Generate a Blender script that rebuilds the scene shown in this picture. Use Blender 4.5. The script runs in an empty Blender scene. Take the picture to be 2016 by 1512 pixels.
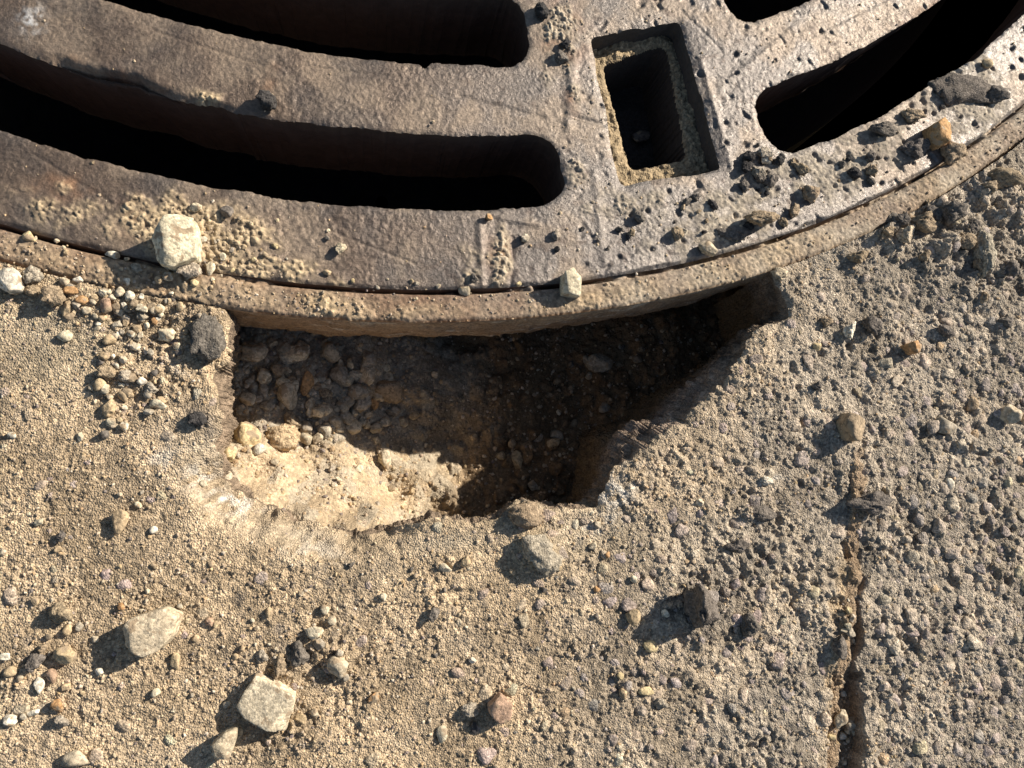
import bpy, bmesh, math
import numpy as np
from mathutils import Matrix, Vector

scene = bpy.context.scene
COL = scene.collection
rng = np.random.default_rng(11)

# ------------------------------------------------------------------ camera
F_PX, CAM_H = 1450.0, 0.22                      # focal length in photo pixels (2016 wide), height over the ground
PIT, ROL = math.radians(8), math.radians(-10.3)
_cp, _sp, _cr, _sr = math.cos(PIT), math.sin(PIT), math.cos(ROL), math.sin(ROL)
CR = np.array([[_cr, 0, _sr], [0, 1, 0], [-_sr, 0, _cr]]) @ np.array([[1, 0, 0], [0, _cp, -_sp], [0, _sp, _cp]])
cam = bpy.data.cameras.new('camera')
cam.sensor_width = 36.0
cam.lens = 36.0 * F_PX / 2016.0
cam.clip_start, cam.clip_end = 0.005, 200.0
cam_o = bpy.data.objects.new('camera', cam)
COL.objects.link(cam_o)
cam_o.matrix_world = Matrix.Translation((0, 0, CAM_H)) @ Matrix(CR.tolist()).to_4x4()
scene.camera = cam_o

# ------------------------------------------------------------------ light
SUN_EL = math.radians(28.5)
SH = np.array([-0.87, -0.49]); SH /= np.linalg.norm(SH)      # direction in which shadows fall
to_sun = Vector((-SH[0] * math.cos(SUN_EL), -SH[1] * math.cos(SUN_EL), math.sin(SUN_EL)))
sun = bpy.data.lights.new('sun', 'SUN')
sun.energy, sun.angle, sun.color = 5.0, math.radians(0.53), (1.0, 0.91, 0.80)
sun_o = bpy.data.objects.new('sun', sun)
COL.objects.link(sun_o)
sun_o.rotation_euler = to_sun.to_track_quat('Z', 'Y').to_euler()
world = bpy.data.worlds.new('World'); scene.world = world
world.use_nodes = True
wn = world.node_tree
sky = wn.nodes.new('ShaderNodeTexSky')
sky.sky_type = 'NISHITA'; sky.sun_disc = False
sky.sun_elevation = SUN_EL
sky.sun_rotation = math.atan2(to_sun.x, to_sun.y)
wn.links.new(sky.outputs[0], wn.nodes['Background'].inputs['Color'])
wn.nodes['Background'].inputs['Strength'].default_value = 0.06
scene.view_settings.view_transform = 'Standard'
scene.view_settings.look = 'None'
scene.view_settings.exposure = 0.68
scene.view_settings.gamma = 1.0
scene.cycles.max_bounces = 6

# ------------------------------------------------------------------ plan helpers
def P(px, py, z=0.0):
    """photo pixel -> point on the level z (metres)"""
    px = np.asarray(px, float); py = np.asarray(py, float)
    d = np.stack([(px - 1008) / F_PX, -(py - 756) / F_PX, -np.ones_like(px)], -1) @ CR.T
    t = (z - CAM_H) / d[..., 2]
    return d[..., :2] * t[..., None]
def PLAN(x, y):
    """ground point (level 0) -> plan drawing coordinates"""
    v = np.stack([x, y, np.full_like(x, -CAM_H)], -1) @ CR
    return 1008 + F_PX * v[..., 0] / -v[..., 2], 756 - F_PX * v[..., 1] / -v[..., 2]
MM = 0.001
PXM = 0.000155                                   # metres per photo pixel on the ground
CEN = np.array([-0.0038, 0.4452])                # centre of the manhole
R_A, R_B, R_C, R_D, R_E = 0.3860, 0.3962, 0.3601, 0.3354, 0.3115
def polar(x, y):
    dx, dy = x - CEN[0], y - CEN[1]
    return np.hypot(dx, dy), np.arctan2(dx, -dy)

_T2 = rng.random((512, 512)); _T3 = rng.random((64, 64, 64))
def n2(x, y, s, o=0):
    """value noise in -1..1 with cells of size s"""
    ca, sa = math.cos(.7 + 1.9 * o), math.sin(.7 + 1.9 * o)
    u = (x * ca - y * sa) / s + 37.3 * (o + 1) + 1000; v = (x * sa + y * ca) / s + 91.7 * (o + 1) + 1000
    i = np.floor(u).astype(np.int64); j = np.floor(v).astype(np.int64)
    f = u - i; g = v - j
    f = f * f * f * (f * (6 * f - 15) + 10); g = g * g * g * (g * (6 * g - 15) + 10)
    i0 = (i + o * 71) & 511; i1 = (i0 + 1) & 511; j0 = (j + o * 131) & 511; j1 = (j0 + 1) & 511
    a = _T2[i0, j0] * (1 - f) + _T2[i1, j0] * f
    b = _T2[i0, j1] * (1 - f) + _T2[i1, j1] * f
    return (a * (1 - g) + b * g) * 2 - 1
def fbm(x, y, s, k=4, o=0):
    t = 0; a = 1.0; n = 0
    for q in range(k):
        t = t + a * n2(x, y, s / 2 ** q, o + q * 3); n += a; a *= 0.55
    return t / n * 1.5
def n3(p, s, o=0):
    q = p / s + 500.37 + 13.1 * o
    i = np.floor(q).astype(np.int64); f = q - i
    f = f * f * (3 - 2 * f)
    i0 = (i + o * 17) & 63; i1 = (i0 + 1) & 63
    def c(a, b, d): return _T3[a[:, 0], b[:, 1], d[:, 2]]
    x0 = c(i0, i0, i0) * (1 - f[:, 0]) + c(i1, i0, i0) * f[:, 0]
    x1 = c(i0, i1, i0) * (1 - f[:, 0]) + c(i1, i1, i0) * f[:, 0]
    x2 = c(i0, i0, i1) * (1 - f[:, 0]) + c(i1, i0, i1) * f[:, 0]
    x3 = c(i0, i1, i1) * (1 - f[:, 0]) + c(i1, i1, i1) * f[:, 0]
    y0 = x0 * (1 - f[:, 1]) + x1 * f[:, 1]; y1 = x2 * (1 - f[:, 1]) + x3 * f[:, 1]
    return (y0 * (1 - f[:, 2]) + y1 * f[:, 2]) * 2 - 1
def worley(x, y, s, o=0):
    """distance to the nearest cell point (0..1) and that cell's random number"""
    u = x / s + 700.0 + 7.7 * o; v = y / s + 900.0 + 3.3 * o
    i = np.floor(u).astype(np.int64); j = np.floor(v).astype(np.int64)
    best = np.full(u.shape, 9.0); rid = np.zeros(u.shape)
    for di in (-1, 0, 1):
        for dj in (-1, 0, 1):
            a = (i + di + o * 57) & 511; b = (j + dj + o * 23) & 511
            d = (i + di + _T2[a, b] - u) ** 2 + (j + dj + _T2[b, (a + 91) & 511] - v) ** 2
            m = d < best
            best = np.where(m, d, best); rid = np.where(m, _T2[(a + 13) & 511, (b + 200) & 511], rid)
    return np.sqrt(best), rid
def dome(f1, k=2.4): return np.sqrt(np.maximum(0, 1 - k * f1 * f1))
def sst(a, b, x):
    t = np.clip((x - a) / (b - a), 0, 1); return t * t * (3 - 2 * t)
def blob(px, py, lst):
    """soft ellipses (cx, cy, rx, ry, angle, strength) drawn on the plan"""
    m = np.zeros(px.shape)
    for cx, cy, rx, ry, an, st in lst:
        a = math.radians(an); c, s = math.cos(a), math.sin(a)
        dx, dy = px - cx, py - cy
        d = ((dx * c + dy * s) / rx) ** 2 + ((-dx * s + dy * c) / ry) ** 2
        m = np.maximum(m, st * np.exp(-d * 1.2))
    return m
def poly_sdf(x, y, pts):
    """signed distance to a closed polygon, negative inside"""
    pts = np.asarray(pts); n = len(pts)
    d = np.full(x.shape, 1e9); inside = np.zeros(x.shape, bool)
    for k in range(n):
        a = pts[k]; b = pts[(k + 1) % n]
        e = b - a; wx = x - a[0]; wy = y - a[1]
        t = np.clip((wx * e[0] + wy * e[1]) / (e @ e), 0, 1)
        d = np.minimum(d, (wx - e[0] * t) ** 2 + (wy - e[1] * t) ** 2)
        c = ((a[1] > y) != (b[1] > y)) & (x < (b[0] - a[0]) * (y - a[1]) / (b[1] - a[1] + 1e-12) + a[0])
        inside ^= c
    d = np.sqrt(d)
    return np.where(inside, -d, d)

# ------------------------------------------------------------------ mesh helpers
def mesh_np(name, V, Q=None, T=None, col=None, attr=None, smooth=True):
    me = bpy.data.meshes.new(name)
    Q = np.zeros((0, 4), np.int32) if Q is None else np.asarray(Q, np.int32)
    T = np.zeros((0, 3), np.int32) if T is None else np.asarray(T, np.int32)
    me.vertices.add(len(V)); me.vertices.foreach_set('co', np.asarray(V, np.float32).ravel())
    nl = Q.size + T.size
    me.loops.add(nl)
    me.loops.foreach_set('vertex_index', np.concatenate([Q.ravel(), T.ravel()]).astype(np.int32))
    me.polygons.add(len(Q) + len(T))
    ls = np.concatenate([np.arange(len(Q)) * 4, Q.size + np.arange(len(T)) * 3]).astype(np.int32)
    me.polygons.foreach_set('loop_start', ls)
    me.update(calc_edges=True)
    me.polygons.foreach_set('use_smooth', np.full(len(me.polygons), smooth))
    if col is not None:
        a = me.attributes.new('Col', 'FLOAT_COLOR', 'POINT')
        a.data.foreach_set('color', np.concatenate([np.clip(col, 0, 1), np.ones((len(V), 1))], 1).astype(np.float32).ravel())
    for k, v in (attr or {}).items():
        a = me.attributes.new(k, 'FLOAT', 'POINT'); a.data.foreach_set('value', np.asarray(v, np.float32))
    return me
def link(name, me, mat=None, parent=None, loc=None):
    o = bpy.data.objects.new(name, me); COL.objects.link(o)
    if mat is not None and me is not None and not me.materials: me.materials.append(mat)
    if parent is not None: o.parent = parent
    if loc is not None: o.location = loc
    return o
def tag(o, label=None, cat=None, group=None, kind=None):
    if label: o['label'] = label
    if cat: o['category'] = cat
    if group: o['group'] = group
    if kind: o['kind'] = kind
    return o
def cut(sdf, wrap=False):
    """quads of a grid whose corners lie outside (sdf > -small); returns quads and boundary edges"""
    n, m = sdf.shape
    idx = np.arange(n * m).reshape(n, m)
    if wrap: idx = np.concatenate([idx, idx[:1]], 0)
    q = np.stack([idx[:-1, :-1], idx[1:, :-1], idx[1:, 1:], idx[:-1, 1:]], -1).reshape(-1, 4)
    k = (sdf.ravel()[q] > 0).all(1)
    return q[k]
def border(q):
    e = np.concatenate([q[:, [0, 1]], q[:, [1, 2]], q[:, [2, 3]], q[:, [3, 0]]])
    key = np.sort(e, 1); key = key[:, 0].astype(np.int64) * (q.max() + 1) + key[:, 1]
    u, inv, cnt = np.unique(key, return_inverse=True, return_counts=True)
    return e[cnt[inv] == 1]
def compact(V, q, *arrs):
    used = np.zeros(len(V), bool); used[q.ravel()] = True
    mp = np.cumsum(used) - 1
    return (V[used], mp[q]) + tuple(a[used] for a in arrs)
def graded(a0, a1, step, lo, hi, ratio=1.16, cap=0.012, cap_to=0.9):
    mid = list(np.arange(a0, a1 + step / 2, step))
    def grow(s, end, sg):
        out = []; d = step; p = s
        while (end - p) * sg > 0:
            d = min(d * ratio, cap) if abs(p) < cap_to else d * 1.6
            p += sg * d; out.append(p)
        return out
    return np.array(grow(a0, lo, -1)[::-1] + mid + grow(a1, hi, 1))

# ------------------------------------------------------------------ materials
def new_mat(name):
    m = bpy.data.materials.new(name); m.use_nodes = True
    return m, m.node_tree.nodes, m.node_tree.links, m.node_tree.nodes['Principled BSDF']
def N(nodes, typ, **kw):
    n = nodes.new(typ)
    for k, v in kw.items():
        if k in n.inputs: n.inputs[k].default_value = v
        else: setattr(n, k, v)
    return n
def grit_material(name, source='attr', bump=0.5, var=0.35, fine=2200.0, rough=0.92, spots=None, grain=1.1, coarse_n=0.22):
    m, nd, lk, bs = new_mat(name)
    geo = N(nd, 'ShaderNodeNewGeometry')
    if source == 'attr':
        src = N(nd, 'ShaderNodeAttribute', attribute_name='Col').outputs['Color']; pos = geo.outputs['Position']
    else:
        src = N(nd, 'ShaderNodeObjectInfo').outputs['Color']; pos = geo.outputs['Position']
    v = N(nd, 'ShaderNodeTexVoronoi', Scale=fine); lk.new(pos, v.inputs['Vector'])
    sep = N(nd, 'ShaderNodeSeparateColor'); lk.new(v.outputs['Color'], sep.inputs[0])
    mr = N(nd, 'ShaderNodeMapRange'); lk.new(sep.outputs[0], mr.inputs[0])
    mr.inputs[3].default_value = 1 - var; mr.inputs[4].default_value = 1 + var
    nz = N(nd, 'ShaderNodeTexNoise', Scale=fine * coarse_n, Detail=8.0, Roughness=0.68); lk.new(pos, nz.inputs['Vector'])
    mr2 = N(nd, 'ShaderNodeMapRange'); lk.new(nz.outputs[0], mr2.inputs[0])
    mr2.inputs[1].default_value = 0.3; mr2.inputs[2].default_value = 0.7
    mr2.inputs[3].default_value = 1 - var * 0.8; mr2.inputs[4].default_value = 1 + var * 0.8
    mu = N(nd, 'ShaderNodeMath', operation='MULTIPLY'); lk.new(mr.outputs[0], mu.inputs[0]); lk.new(mr2.outputs[0], mu.inputs[1])
    vm = N(nd, 'ShaderNodeVectorMath', operation='SCALE'); lk.new(src, vm.inputs[0]); lk.new(mu.outputs[0], vm.inputs['Scale'])
    out = vm.outputs[0]
    if spots:
        n3_ = N(nd, 'ShaderNodeTexNoise', Scale=spots[0], Detail=3.0); lk.new(pos, n3_.inputs['Vector'])
        r = N(nd, 'ShaderNodeMapRange'); lk.new(n3_.outputs[0], r.inputs[0]); r.inputs[1].default_value = spots[1]; r.inputs[2].default_value = spots[1] + 0.06
        mx = N(nd, 'ShaderNodeMix', data_type='RGBA'); lk.new(r.outputs[0], mx.inputs['Factor']); lk.new(out, mx.inputs[6]); mx.inputs[7].default_value = spots[2]
        out = mx.outputs[2]
    lk.new(out, bs.inputs['Base Color'])
    bs.inputs['Roughness'].default_value = rough; bs.inputs['Specular IOR Level'].default_value = 0.25
    ad0 = N(nd, 'ShaderNodeMath', operation='MULTIPLY_ADD'); lk.new(sep.outputs[1], ad0.inputs[0]); ad0.inputs[1].default_value = .6 if grain > .5 else .12; lk.new(nz.outputs[0], ad0.inputs[2])
    ad = N(nd, 'ShaderNodeMath', operation='MULTIPLY_ADD'); lk.new(v.outputs['Distance'], ad.inputs[0]); ad.inputs[1].default_value = -grain; lk.new(ad0.outputs[0], ad.inputs[2])
    bp = N(nd, 'ShaderNodeBump', Strength=bump, Distance=0.0006); lk.new(ad.outputs[0], bp.inputs['Height'])
    lk.new(bp.outputs[0], bs.inputs['Normal'])
    return m
M_GROUND = grit_material('sandy_concrete', bump=0.75, var=0.36, fine=2000)
M_SOIL = grit_material('sand_bed', bump=0.5, var=0.28, fine=1600)
M_STONE = grit_material('stone', 'obj', bump=0.95, var=0.34, fine=1500, rough=0.9, grain=.15, coarse_n=.25, spots=(330.0, .57, (.36, .275, .18, 1)))
M_ROUGH = grit_material('rough_clod', 'obj', bump=1.0, var=0.42, fine=1700, rough=0.95, grain=.45, coarse_n=.3)
M_GRIT = grit_material('grit', bump=0.3, var=0.15, fine=1500, rough=0.85)
def iron_material():
    m, nd, lk, bs = new_mat('cast_iron')
    geo = N(nd, 'ShaderNodeNewGeometry'); pos = geo.outputs['Position']
    at = N(nd, 'ShaderNodeAttribute', attribute_name='Col'); du = N(nd, 'ShaderNodeAttribute', attribute_name='dust')
    nz = N(nd, 'ShaderNodeTexNoise', Scale=900.0, Detail=6.0, Roughness=0.7); lk.new(pos, nz.inputs['Vector'])
    v = N(nd, 'ShaderNodeTexVoronoi', Scale=1500.0); lk.new(pos, v.inputs['Vector'])
    sep = N(nd, 'ShaderNodeSeparateColor'); lk.new(v.outputs['Color'], sep.inputs[0])
    mr = N(nd, 'ShaderNodeMapRange'); lk.new(nz.outputs[0], mr.inputs[0])
    mr.inputs[1].default_value = .3; mr.inputs[2].default_value = .7; mr.inputs[3].default_value = .62; mr.inputs[4].default_value = 1.38
    vm = N(nd, 'ShaderNodeVectorMath', operation='SCALE'); lk.new(at.outputs['Color'], vm.inputs[0]); lk.new(mr.outputs[0], vm.inputs['Scale'])
    lk.new(vm.outputs[0], bs.inputs['Base Color'])
    me_ = N(nd, 'ShaderNodeMapRange'); lk.new(du.outputs['Fac'], me_.inputs[0]); me_.inputs[3].default_value = 0.55; me_.inputs[4].default_value = 0.0
    lk.new(me_.outputs[0], bs.inputs['Metallic'])
    ro = N(nd, 'ShaderNodeMapRange'); lk.new(du.outputs['Fac'], ro.inputs[0]); ro.inputs[3].default_value = 0.32; ro.inputs[4].default_value = 0.95
    rv = N(nd, 'ShaderNodeMath', operation='MULTIPLY_ADD'); lk.new(sep.outputs[2], rv.inputs[0]); rv.inputs[1].default_value = 0.22; lk.new(ro.outputs[0], rv.inputs[2])
    lk.new(rv.outputs[0], bs.inputs['Roughness'])
    ad = N(nd, 'ShaderNodeMath', operation='MULTIPLY_ADD'); lk.new(sep.outputs[1], ad.inputs[0]); ad.inputs[1].default_value = 0.5; lk.new(nz.outputs[0], ad.inputs[2])
    bp = N(nd, 'ShaderNodeBump', Strength=0.7, Distance=0.0005); lk.new(ad.outputs[0], bp.inputs['Height']); lk.new(bp.outputs[0], bs.inputs['Normal'])
    return m
M_IRON = iron_material()
def plain(name, c, rough=0.9, sc=200.0):
    m, nd, lk, bs = new_mat(name)
    geo = N(nd, 'ShaderNodeNewGeometry')
    nz = N(nd, 'ShaderNodeTexNoise', Scale=sc, Detail=6.0); lk.new(geo.outputs['Position'], nz.inputs['Vector'])
    mr = N(nd, 'ShaderNodeMapRange'); lk.new(nz.outputs[0], mr.inputs[0]); mr.inputs[3].default_value = .5; mr.inputs[4].default_value = 1.5
    vm = N(nd, 'ShaderNodeVectorMath', operation='SCALE'); vm.inputs[0].default_value = c; lk.new(mr.outputs[0], vm.inputs['Scale'])
    lk.new(vm.outputs[0], bs.inputs['Base Color']); bs.inputs['Roughness'].default_value = rough
    bp = N(nd, 'ShaderNodeBump', Strength=0.5, Distance=0.001); lk.new(nz.outputs[0], bp.inputs['Height']); lk.new(bp.outputs[0], bs.inputs['Normal'])
    return m
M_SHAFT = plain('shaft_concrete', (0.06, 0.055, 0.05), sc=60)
M_WATER = plain('shaft_floor', (0.02, 0.02, 0.022), 0.6, 20)

# ------------------------------------------------------------------ the broken hole in the pavement: its outline on the plan
HOLE_PX = [(415, 560), (447, 622), (452, 665), (446, 715), (422, 738), (424, 775), (432, 830), (426, 885), (430, 940),
           (452, 966), (520, 1000), (600, 1032), (690, 1052), (742, 1050), (775, 1038), (850, 1022), (905, 1020), (945, 1028),
           (990, 1016), (1012, 992), (1062, 986), (1085, 1000), (1133, 999), (1174, 991), (1186, 964), (1216, 925), (1250, 893),
           (1300, 861), (1345, 832), (1387, 790), (1430, 761), (1446, 724), (1476, 686), (1483, 653),
           (1512, 632), (1549, 627), (1553, 597), (1540, 562), (1520, 500), (1300, 480), (900, 540), (600, 530)]
HOLE = P(*np.array(HOLE_PX, float).T)
def hole_sdf(x, y):
    d = poly_sdf(x, y, HOLE)
    return d + 1.0 * MM * n2(x, y, 5.0 * MM, 5) + 0.8 * MM * n2(x, y, 2.0 * MM, 6)

# colours (linear albedo)
C_TAN = np.array([0.455, 0.348, 0.222]); C_GREY = np.array([0.370, 0.314, 0.240]); C_DARK = np.array([0.16, 0.14, 0.12])
C_WHITE = np.array([0.66, 0.61, 0.52]); C_OCH = np.array([0.50, 0.33, 0.155]); C_BRN = np.array([0.26, 0.175, 0.10])

# ------------------------------------------------------------------ pavement
gx = graded(-0.122, 0.252, 0.33 * MM, -40, 40)
gy = graded(-0.102, 0.168, 0.33 * MM, -40, 40)
GX, GY = np.meshgrid(gx, gy, indexing='ij')
fine_zone = (GX > -0.13) & (GX < 0.26) & (GY > -0.11) & (GY < 0.175)
rr, th = polar(GX, GY)
PX, PY = PLAN(np.clip(GX, -.3, .5), np.clip(GY, -.3, .5))
sd = np.full(GX.shape, 1.0)
near = fine_zone & (PX > 330) & (PX < 1650) & (PY > 400) & (PY < 1150)
sd[near] = hole_sdf(GX[near], GY[near])
# zones: 1 = coarse exposed aggregate on the right, 0 = sand-dusted on the left
coarse = sst(900, 1700, PX + 60 * fbm(GX, GY, 30 * MM, 3, 1) + 0.25 * (PY - 900))
slabR = sst(1690, 1715, PX)                                     # the slab beyond the joint
ghost_x = np.interp(PY, [560, 700, 860, 1100, 1270, 1512], [1712, 1708, 1692, 1690, 1675, 1676])
clods = blob(PX, PY, [(1900, 470, 130, 100, -20, 1.0), (1980, 400, 80, 90, 0, 1), (1990, 560, 60, 80, 0, .6), (1740, 430, 90, 30, -28, .5)])
ruts = blob(PX, PY, [(640, 1290, 90, 70, 0, .8), (560, 1440, 120, 60, 0, .7), (700, 1380, 70, 90, 0, .6), (330, 700, 90, 110, 40, .7),
                     (230, 620, 110, 60, 25, .7), (890, 1180, 60, 60, 60, .5), (1500, 1100, 200, 120, 0, .5), (1380, 1180, 60, 60, 0, .4)])
G = worley(GX, GY, 0.85 * MM, 1); G2 = worley(GX, GY, 2.1 * MM, 2); G3 = worley(GX, GY, 4.6 * MM, 3)
smooth_patch = blob(PX, PY, [(90, 700, 120, 110, 20, .8), (60, 640, 90, 40, 0, .7), (430, 985, 110, 50, 28, 1.0), (620, 1085, 130, 45, 12, .8), (880, 1060, 110, 26, 0, .6), (360, 880, 60, 60, 0, .5)])
rough_k = 1 - 0.75 * smooth_patch
patch = sst(-.45, .55, fbm(GX, GY, 17 * MM, 4, 33)); patch2 = sst(-.5, .5, fbm(GX, GY, 8 * MM, 3, 36))
Z = (-0.6 + 0.55 * fbm(GX, GY, 26 * MM, 4, 2)) * MM
Z += rough_k * (0.24 + 0.20 * patch2) * MM * (dome(G[0]) * (0.25 + 1.2 * G[1]) - .4)
Z += rough_k * (0.04 + .30 * patch * patch2 + 0.32 * coarse * patch2 + 0.7 * ruts) * MM * dome(G2[0], 2.8) * (G2[1] > 0.45) * (0.4 + G2[1])
Z += rough_k * (0.05 + .75 * coarse * patch) * MM * dome(G3[0], 3.2) * (G3[1] > 0.5) * (.3 + G3[1])
Z += rough_k * (0.28 + 0.22 * coarse) * MM * fbm(GX, GY, 3.2 * MM, 3, 9)
Z -= (0.4 + 1.5 * coarse * (.2 + .8 * patch)) * MM * np.maximum(0, n2(GX, GY, 5.5 * MM, 14) - 0.25) * rough_k
Z -= (.3 + 3.4 * coarse) * MM * np.maximum(0, n2(GX, GY, 3.8 * MM, 16) - .5) * rough_k * patch2
Z -= .8 * MM * np.maximum(0, n2(GX, GY, 2.6 * MM, 15) - .55) * rough_k
# rough crumbled zones
cl = fbm(GX, GY, 9 * MM, 5, 20)
Z += clods * MM * (6.5 * np.maximum(cl, -0.3) * (.6 + .4 * np.abs(n2(GX, GY, 3 * MM, 21))) + 1.2)
Z += ruts * MM * 2.0 * fbm(GX, GY, 5.5 * MM, 4, 24)
Z += MM * 3.2 * blob(PX, PY, [(1060, 1085, 50, 40, 40, 1), (1230, 970, 70, 40, -30, .35)])
# worn slope into the hole on its lower-left side, sharp break elsewhere
worn = blob(PX, PY, [(470, 985, 110, 70, 28, 1.0), (620, 1050, 130, 50, 14, .9), (760, 1050, 60, 40, 0, .5)])
worn = np.clip(worn * 1.5, 0, 1)
Z -= worn * 9.5 * MM * (1 - sst(-2 * MM, 15 * MM, sd)) ** 1.3
broke = (1 - worn) * (1 + 0.8 * n2(GX, GY, 6 * MM, 31))
Z -= np.maximum(broke, 0) * 1.5 * MM * np.exp(-np.maximum(sd, 0) / (0.9 * MM))
# chip on the right side of the hole: a lower pinkish ledge
# the sawn joint
jl = np.interp(PY, [860, 1000, 1100, 1270, 1400, 1512, 1700], [1684, 1672, 1668, 1645, 1640, 1632, 1622]) + 6 * n2(GX, GY, 5 * MM, 40) + 4 * n2(GX, GY, 2 * MM, 44)
jr = np.interp(PY, [860, 1000, 1100, 1270, 1400, 1512, 1700], [1700, 1702, 1703, 1697, 1700, 1708, 1715]) + 9 * n2(GX, GY, 6 * MM, 41) + 5 * n2(GX, GY, 2.2 * MM, 45)
jd = sst(0, 5, PX - jl) * (1 - sst(-6, 0, PX - jr)) * sst(820, 900, PY + 50 * n2(GX, GY, 9 * MM, 42))
jfill = np.interp(PY, [860, 890, 940, 985, 1040, 1100, 1130, 1180, 1220, 1260, 1310, 1340, 1400, 1512, 1700], [.6, 2.0, 2.2, .5, 2.6, 4.2, 1.8, 4.0, 2.0, 3.4, 3.2, 5.5, 6.0, 6.0, 6.0])
Z = Z * (1 - 0.1 * jd) - jd * MM * (jfill - 3.5 * (1 - sst(jl + 20, jl + 48, PX)))
Z -= 0.7 * MM * np.exp(-((PX - ghost_x) / 16) ** 2) * sst(560, 640, PY) * (1 - sst(1050, 1130, PY))
Z += slabR * 0.35 * MM
Z += MM * (1.2 + 1.0 * n2(GX, GY, 6 * MM, 43)) * np.exp(-np.maximum(rr - R_B, 0) / (4 * MM)) * sst(1500, 1700, PX)
# sand heaped against the frame on the left
Z += MM * 1.4 * blob(PX, PY, [(300, 590, 150, 40, 12, 1.0), (120, 560, 110, 30, 14, .8), (380, 620, 60, 40, 0, .7)])
far = ~fine_zone
Z[far] = -0.6 * MM
# colour
t = np.clip(coarse + 0.28 * fbm(GX, GY, 18 * MM, 4, 50), 0, 1)[..., None]
C = C_TAN * (1 - t) + C_GREY * t
mot = np.clip(0.5 + 0.9 * fbm(GX, GY, 12 * MM, 4, 54), 0, 1)[..., None]
C = C * (0.74 + 0.42 * mot)
C = C * (0.80 + 0.44 * G[1][..., None]) * (0.88 + 0.26 * G2[1][..., None])
dk = (np.clip(n2(GX, GY, 3.4 * MM, 57) - 0.55, 0, 1) * 1.7 * np.clip(fbm(GX, GY, 25 * MM, 2, 58) + .4, 0, 1))[..., None]
C = C * (1 - dk) + C_DARK * dk
wash = np.clip(blob(PX, PY, [(120, 690, 140, 100, 0, .4), (1130, 1060, 220, 60, 0, .3)]), 0, 1)[..., None]
C = C * (1 - wash) + np.array([0.40, 0.345, 0.24]) * wash
streak = np.clip(0.5 + 1.1 * n2(GX + 0.6 * GY, GY * 2.2 - GX * .9, 4 * MM, 61) + .7 * n2(GX, GY, 1.6 * MM, 62), 0, 1)
wh = (np.clip(blob(PX, PY, [(440, 985, 70, 26, 28, 1.0), (390, 930, 40, 40, 0, .8), (340, 720, 30, 14, 20, .7), (610, 1085, 70, 30, 10, .45), (1215, 965, 60, 40, -30, .9),
                             (1190, 1030, 60, 20, -20, .6), (1440, 705, 30, 12, -40, .6), (320, 905, 50, 30, 0, .5), (1520, 945, 22, 14, 0, .9)]), 0, 1) * streak)[..., None]
C = C * (1 - wh) + C_WHITE * wh
gy_ = (np.clip(blob(PX, PY, [(560, 1050, 130, 30, 14, .75), (400, 900, 50, 60, 0, .6), (100, 640, 120, 40, 0, .5), (880, 1068, 90, 22, -8, .7), (740, 1110, 60, 60, 0, .4)]), 0, 1) * (0.4 + .6 * mot[..., 0]))[..., None]
C = C * (1 - gy_) + np.array([0.36, 0.31, 0.23]) * gy_
tar = np.clip(blob(PX, PY, [(395, 830, 34, 26, 50, .95), (365, 845, 30, 16, 0, .6), (1380, 1190, 60, 50, 0, .5), (1710, 1010, 60, 40, 0, .5), (1900, 520, 60, 60, 0, .35)]) * (0.7 + .6 * n2(GX, GY, 3 * MM, 66)), 0, 1)[..., None]
C = C * (1 - tar) + np.array([0.10, 0.098, 0.10]) * tar
och = (np.exp(-((PX - jl + 5) / 12) ** 2) * sst(1050, 1150, PY) * np.clip(.55 + .8 * n2(GX, GY, 12 * MM, 70), 0, 1))[..., None]
C = C * (1 - .7 * och) + np.array([.47, .34, .19]) * .7 * och  # sunlight on the joint's left wall, painted as a brighter ochre strip
jc = (jd * 0.75)[..., None]
C = C * (1 - jc) + C_BRN * 1.05 * jc
keep = np.minimum(sd, rr - (R_B - 0.4 * MM))
q = cut(keep)
V = np.stack([GX, GY, Z], -1).reshape(-1, 3)
# pull the rim of the hole onto its outline and collect the rim
be = border(q)
sdf_f = sd.ravel()
gxs, gys = np.gradient(np.where(near, sd, 1.0), gx, gy, edge_order=1)
def boxblur(a, k, ax):
    c = np.cumsum(np.concatenate([np.repeat(np.take(a, [0], ax), k + 1, ax), a, np.repeat(np.take(a, [-1], ax), k, ax)], ax), ax)
    return (np.take(c, np.arange(2 * k + 1, c.shape[ax]), ax) - np.take(c, np.arange(0, c.shape[ax] - 2 * k - 1), ax)) / (2 * k + 1)
sdb = np.clip(np.where(near, sd, .03), -.03, .03)
for _ in range(2):
    sdb = boxblur(boxblur(sdb, 14, 0), 14, 1)
bxs, bys = [a_.ravel() for a_ in np.gradient(sdb, gx, gy)]
gxs, gys = gxs.ravel(), gys.ravel()
rim_e = be[(sdf_f[be] < 1.2 * MM).all(1)]
rim = np.unique(rim_e)
gl = np.hypot(gxs[rim], gys[rim]) + 1e-9
V[rim, 0] -= gxs[rim] / gl * sdf_f[rim] * 0.9; V[rim, 1] -= gys[rim] / gl * sdf_f[rim] * 0.9
_bl = np.hypot(bxs[rim], bys[rim]) + 1e-9
rn = np.stack([bxs[rim] / _bl, bys[rim] / _bl], -1)              # points away from the hole
Cf = C.reshape(-1, 3)
Vp, qp, Cp = compact(V, q, Cf)
pavement = link('pavement', mesh_np('pavement', Vp, qp, col=Cp), M_GROUND)
tag(pavement, 'worn sand-dusted concrete pavement with a broken hole beside the manhole', None, None, 'structure')
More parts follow.
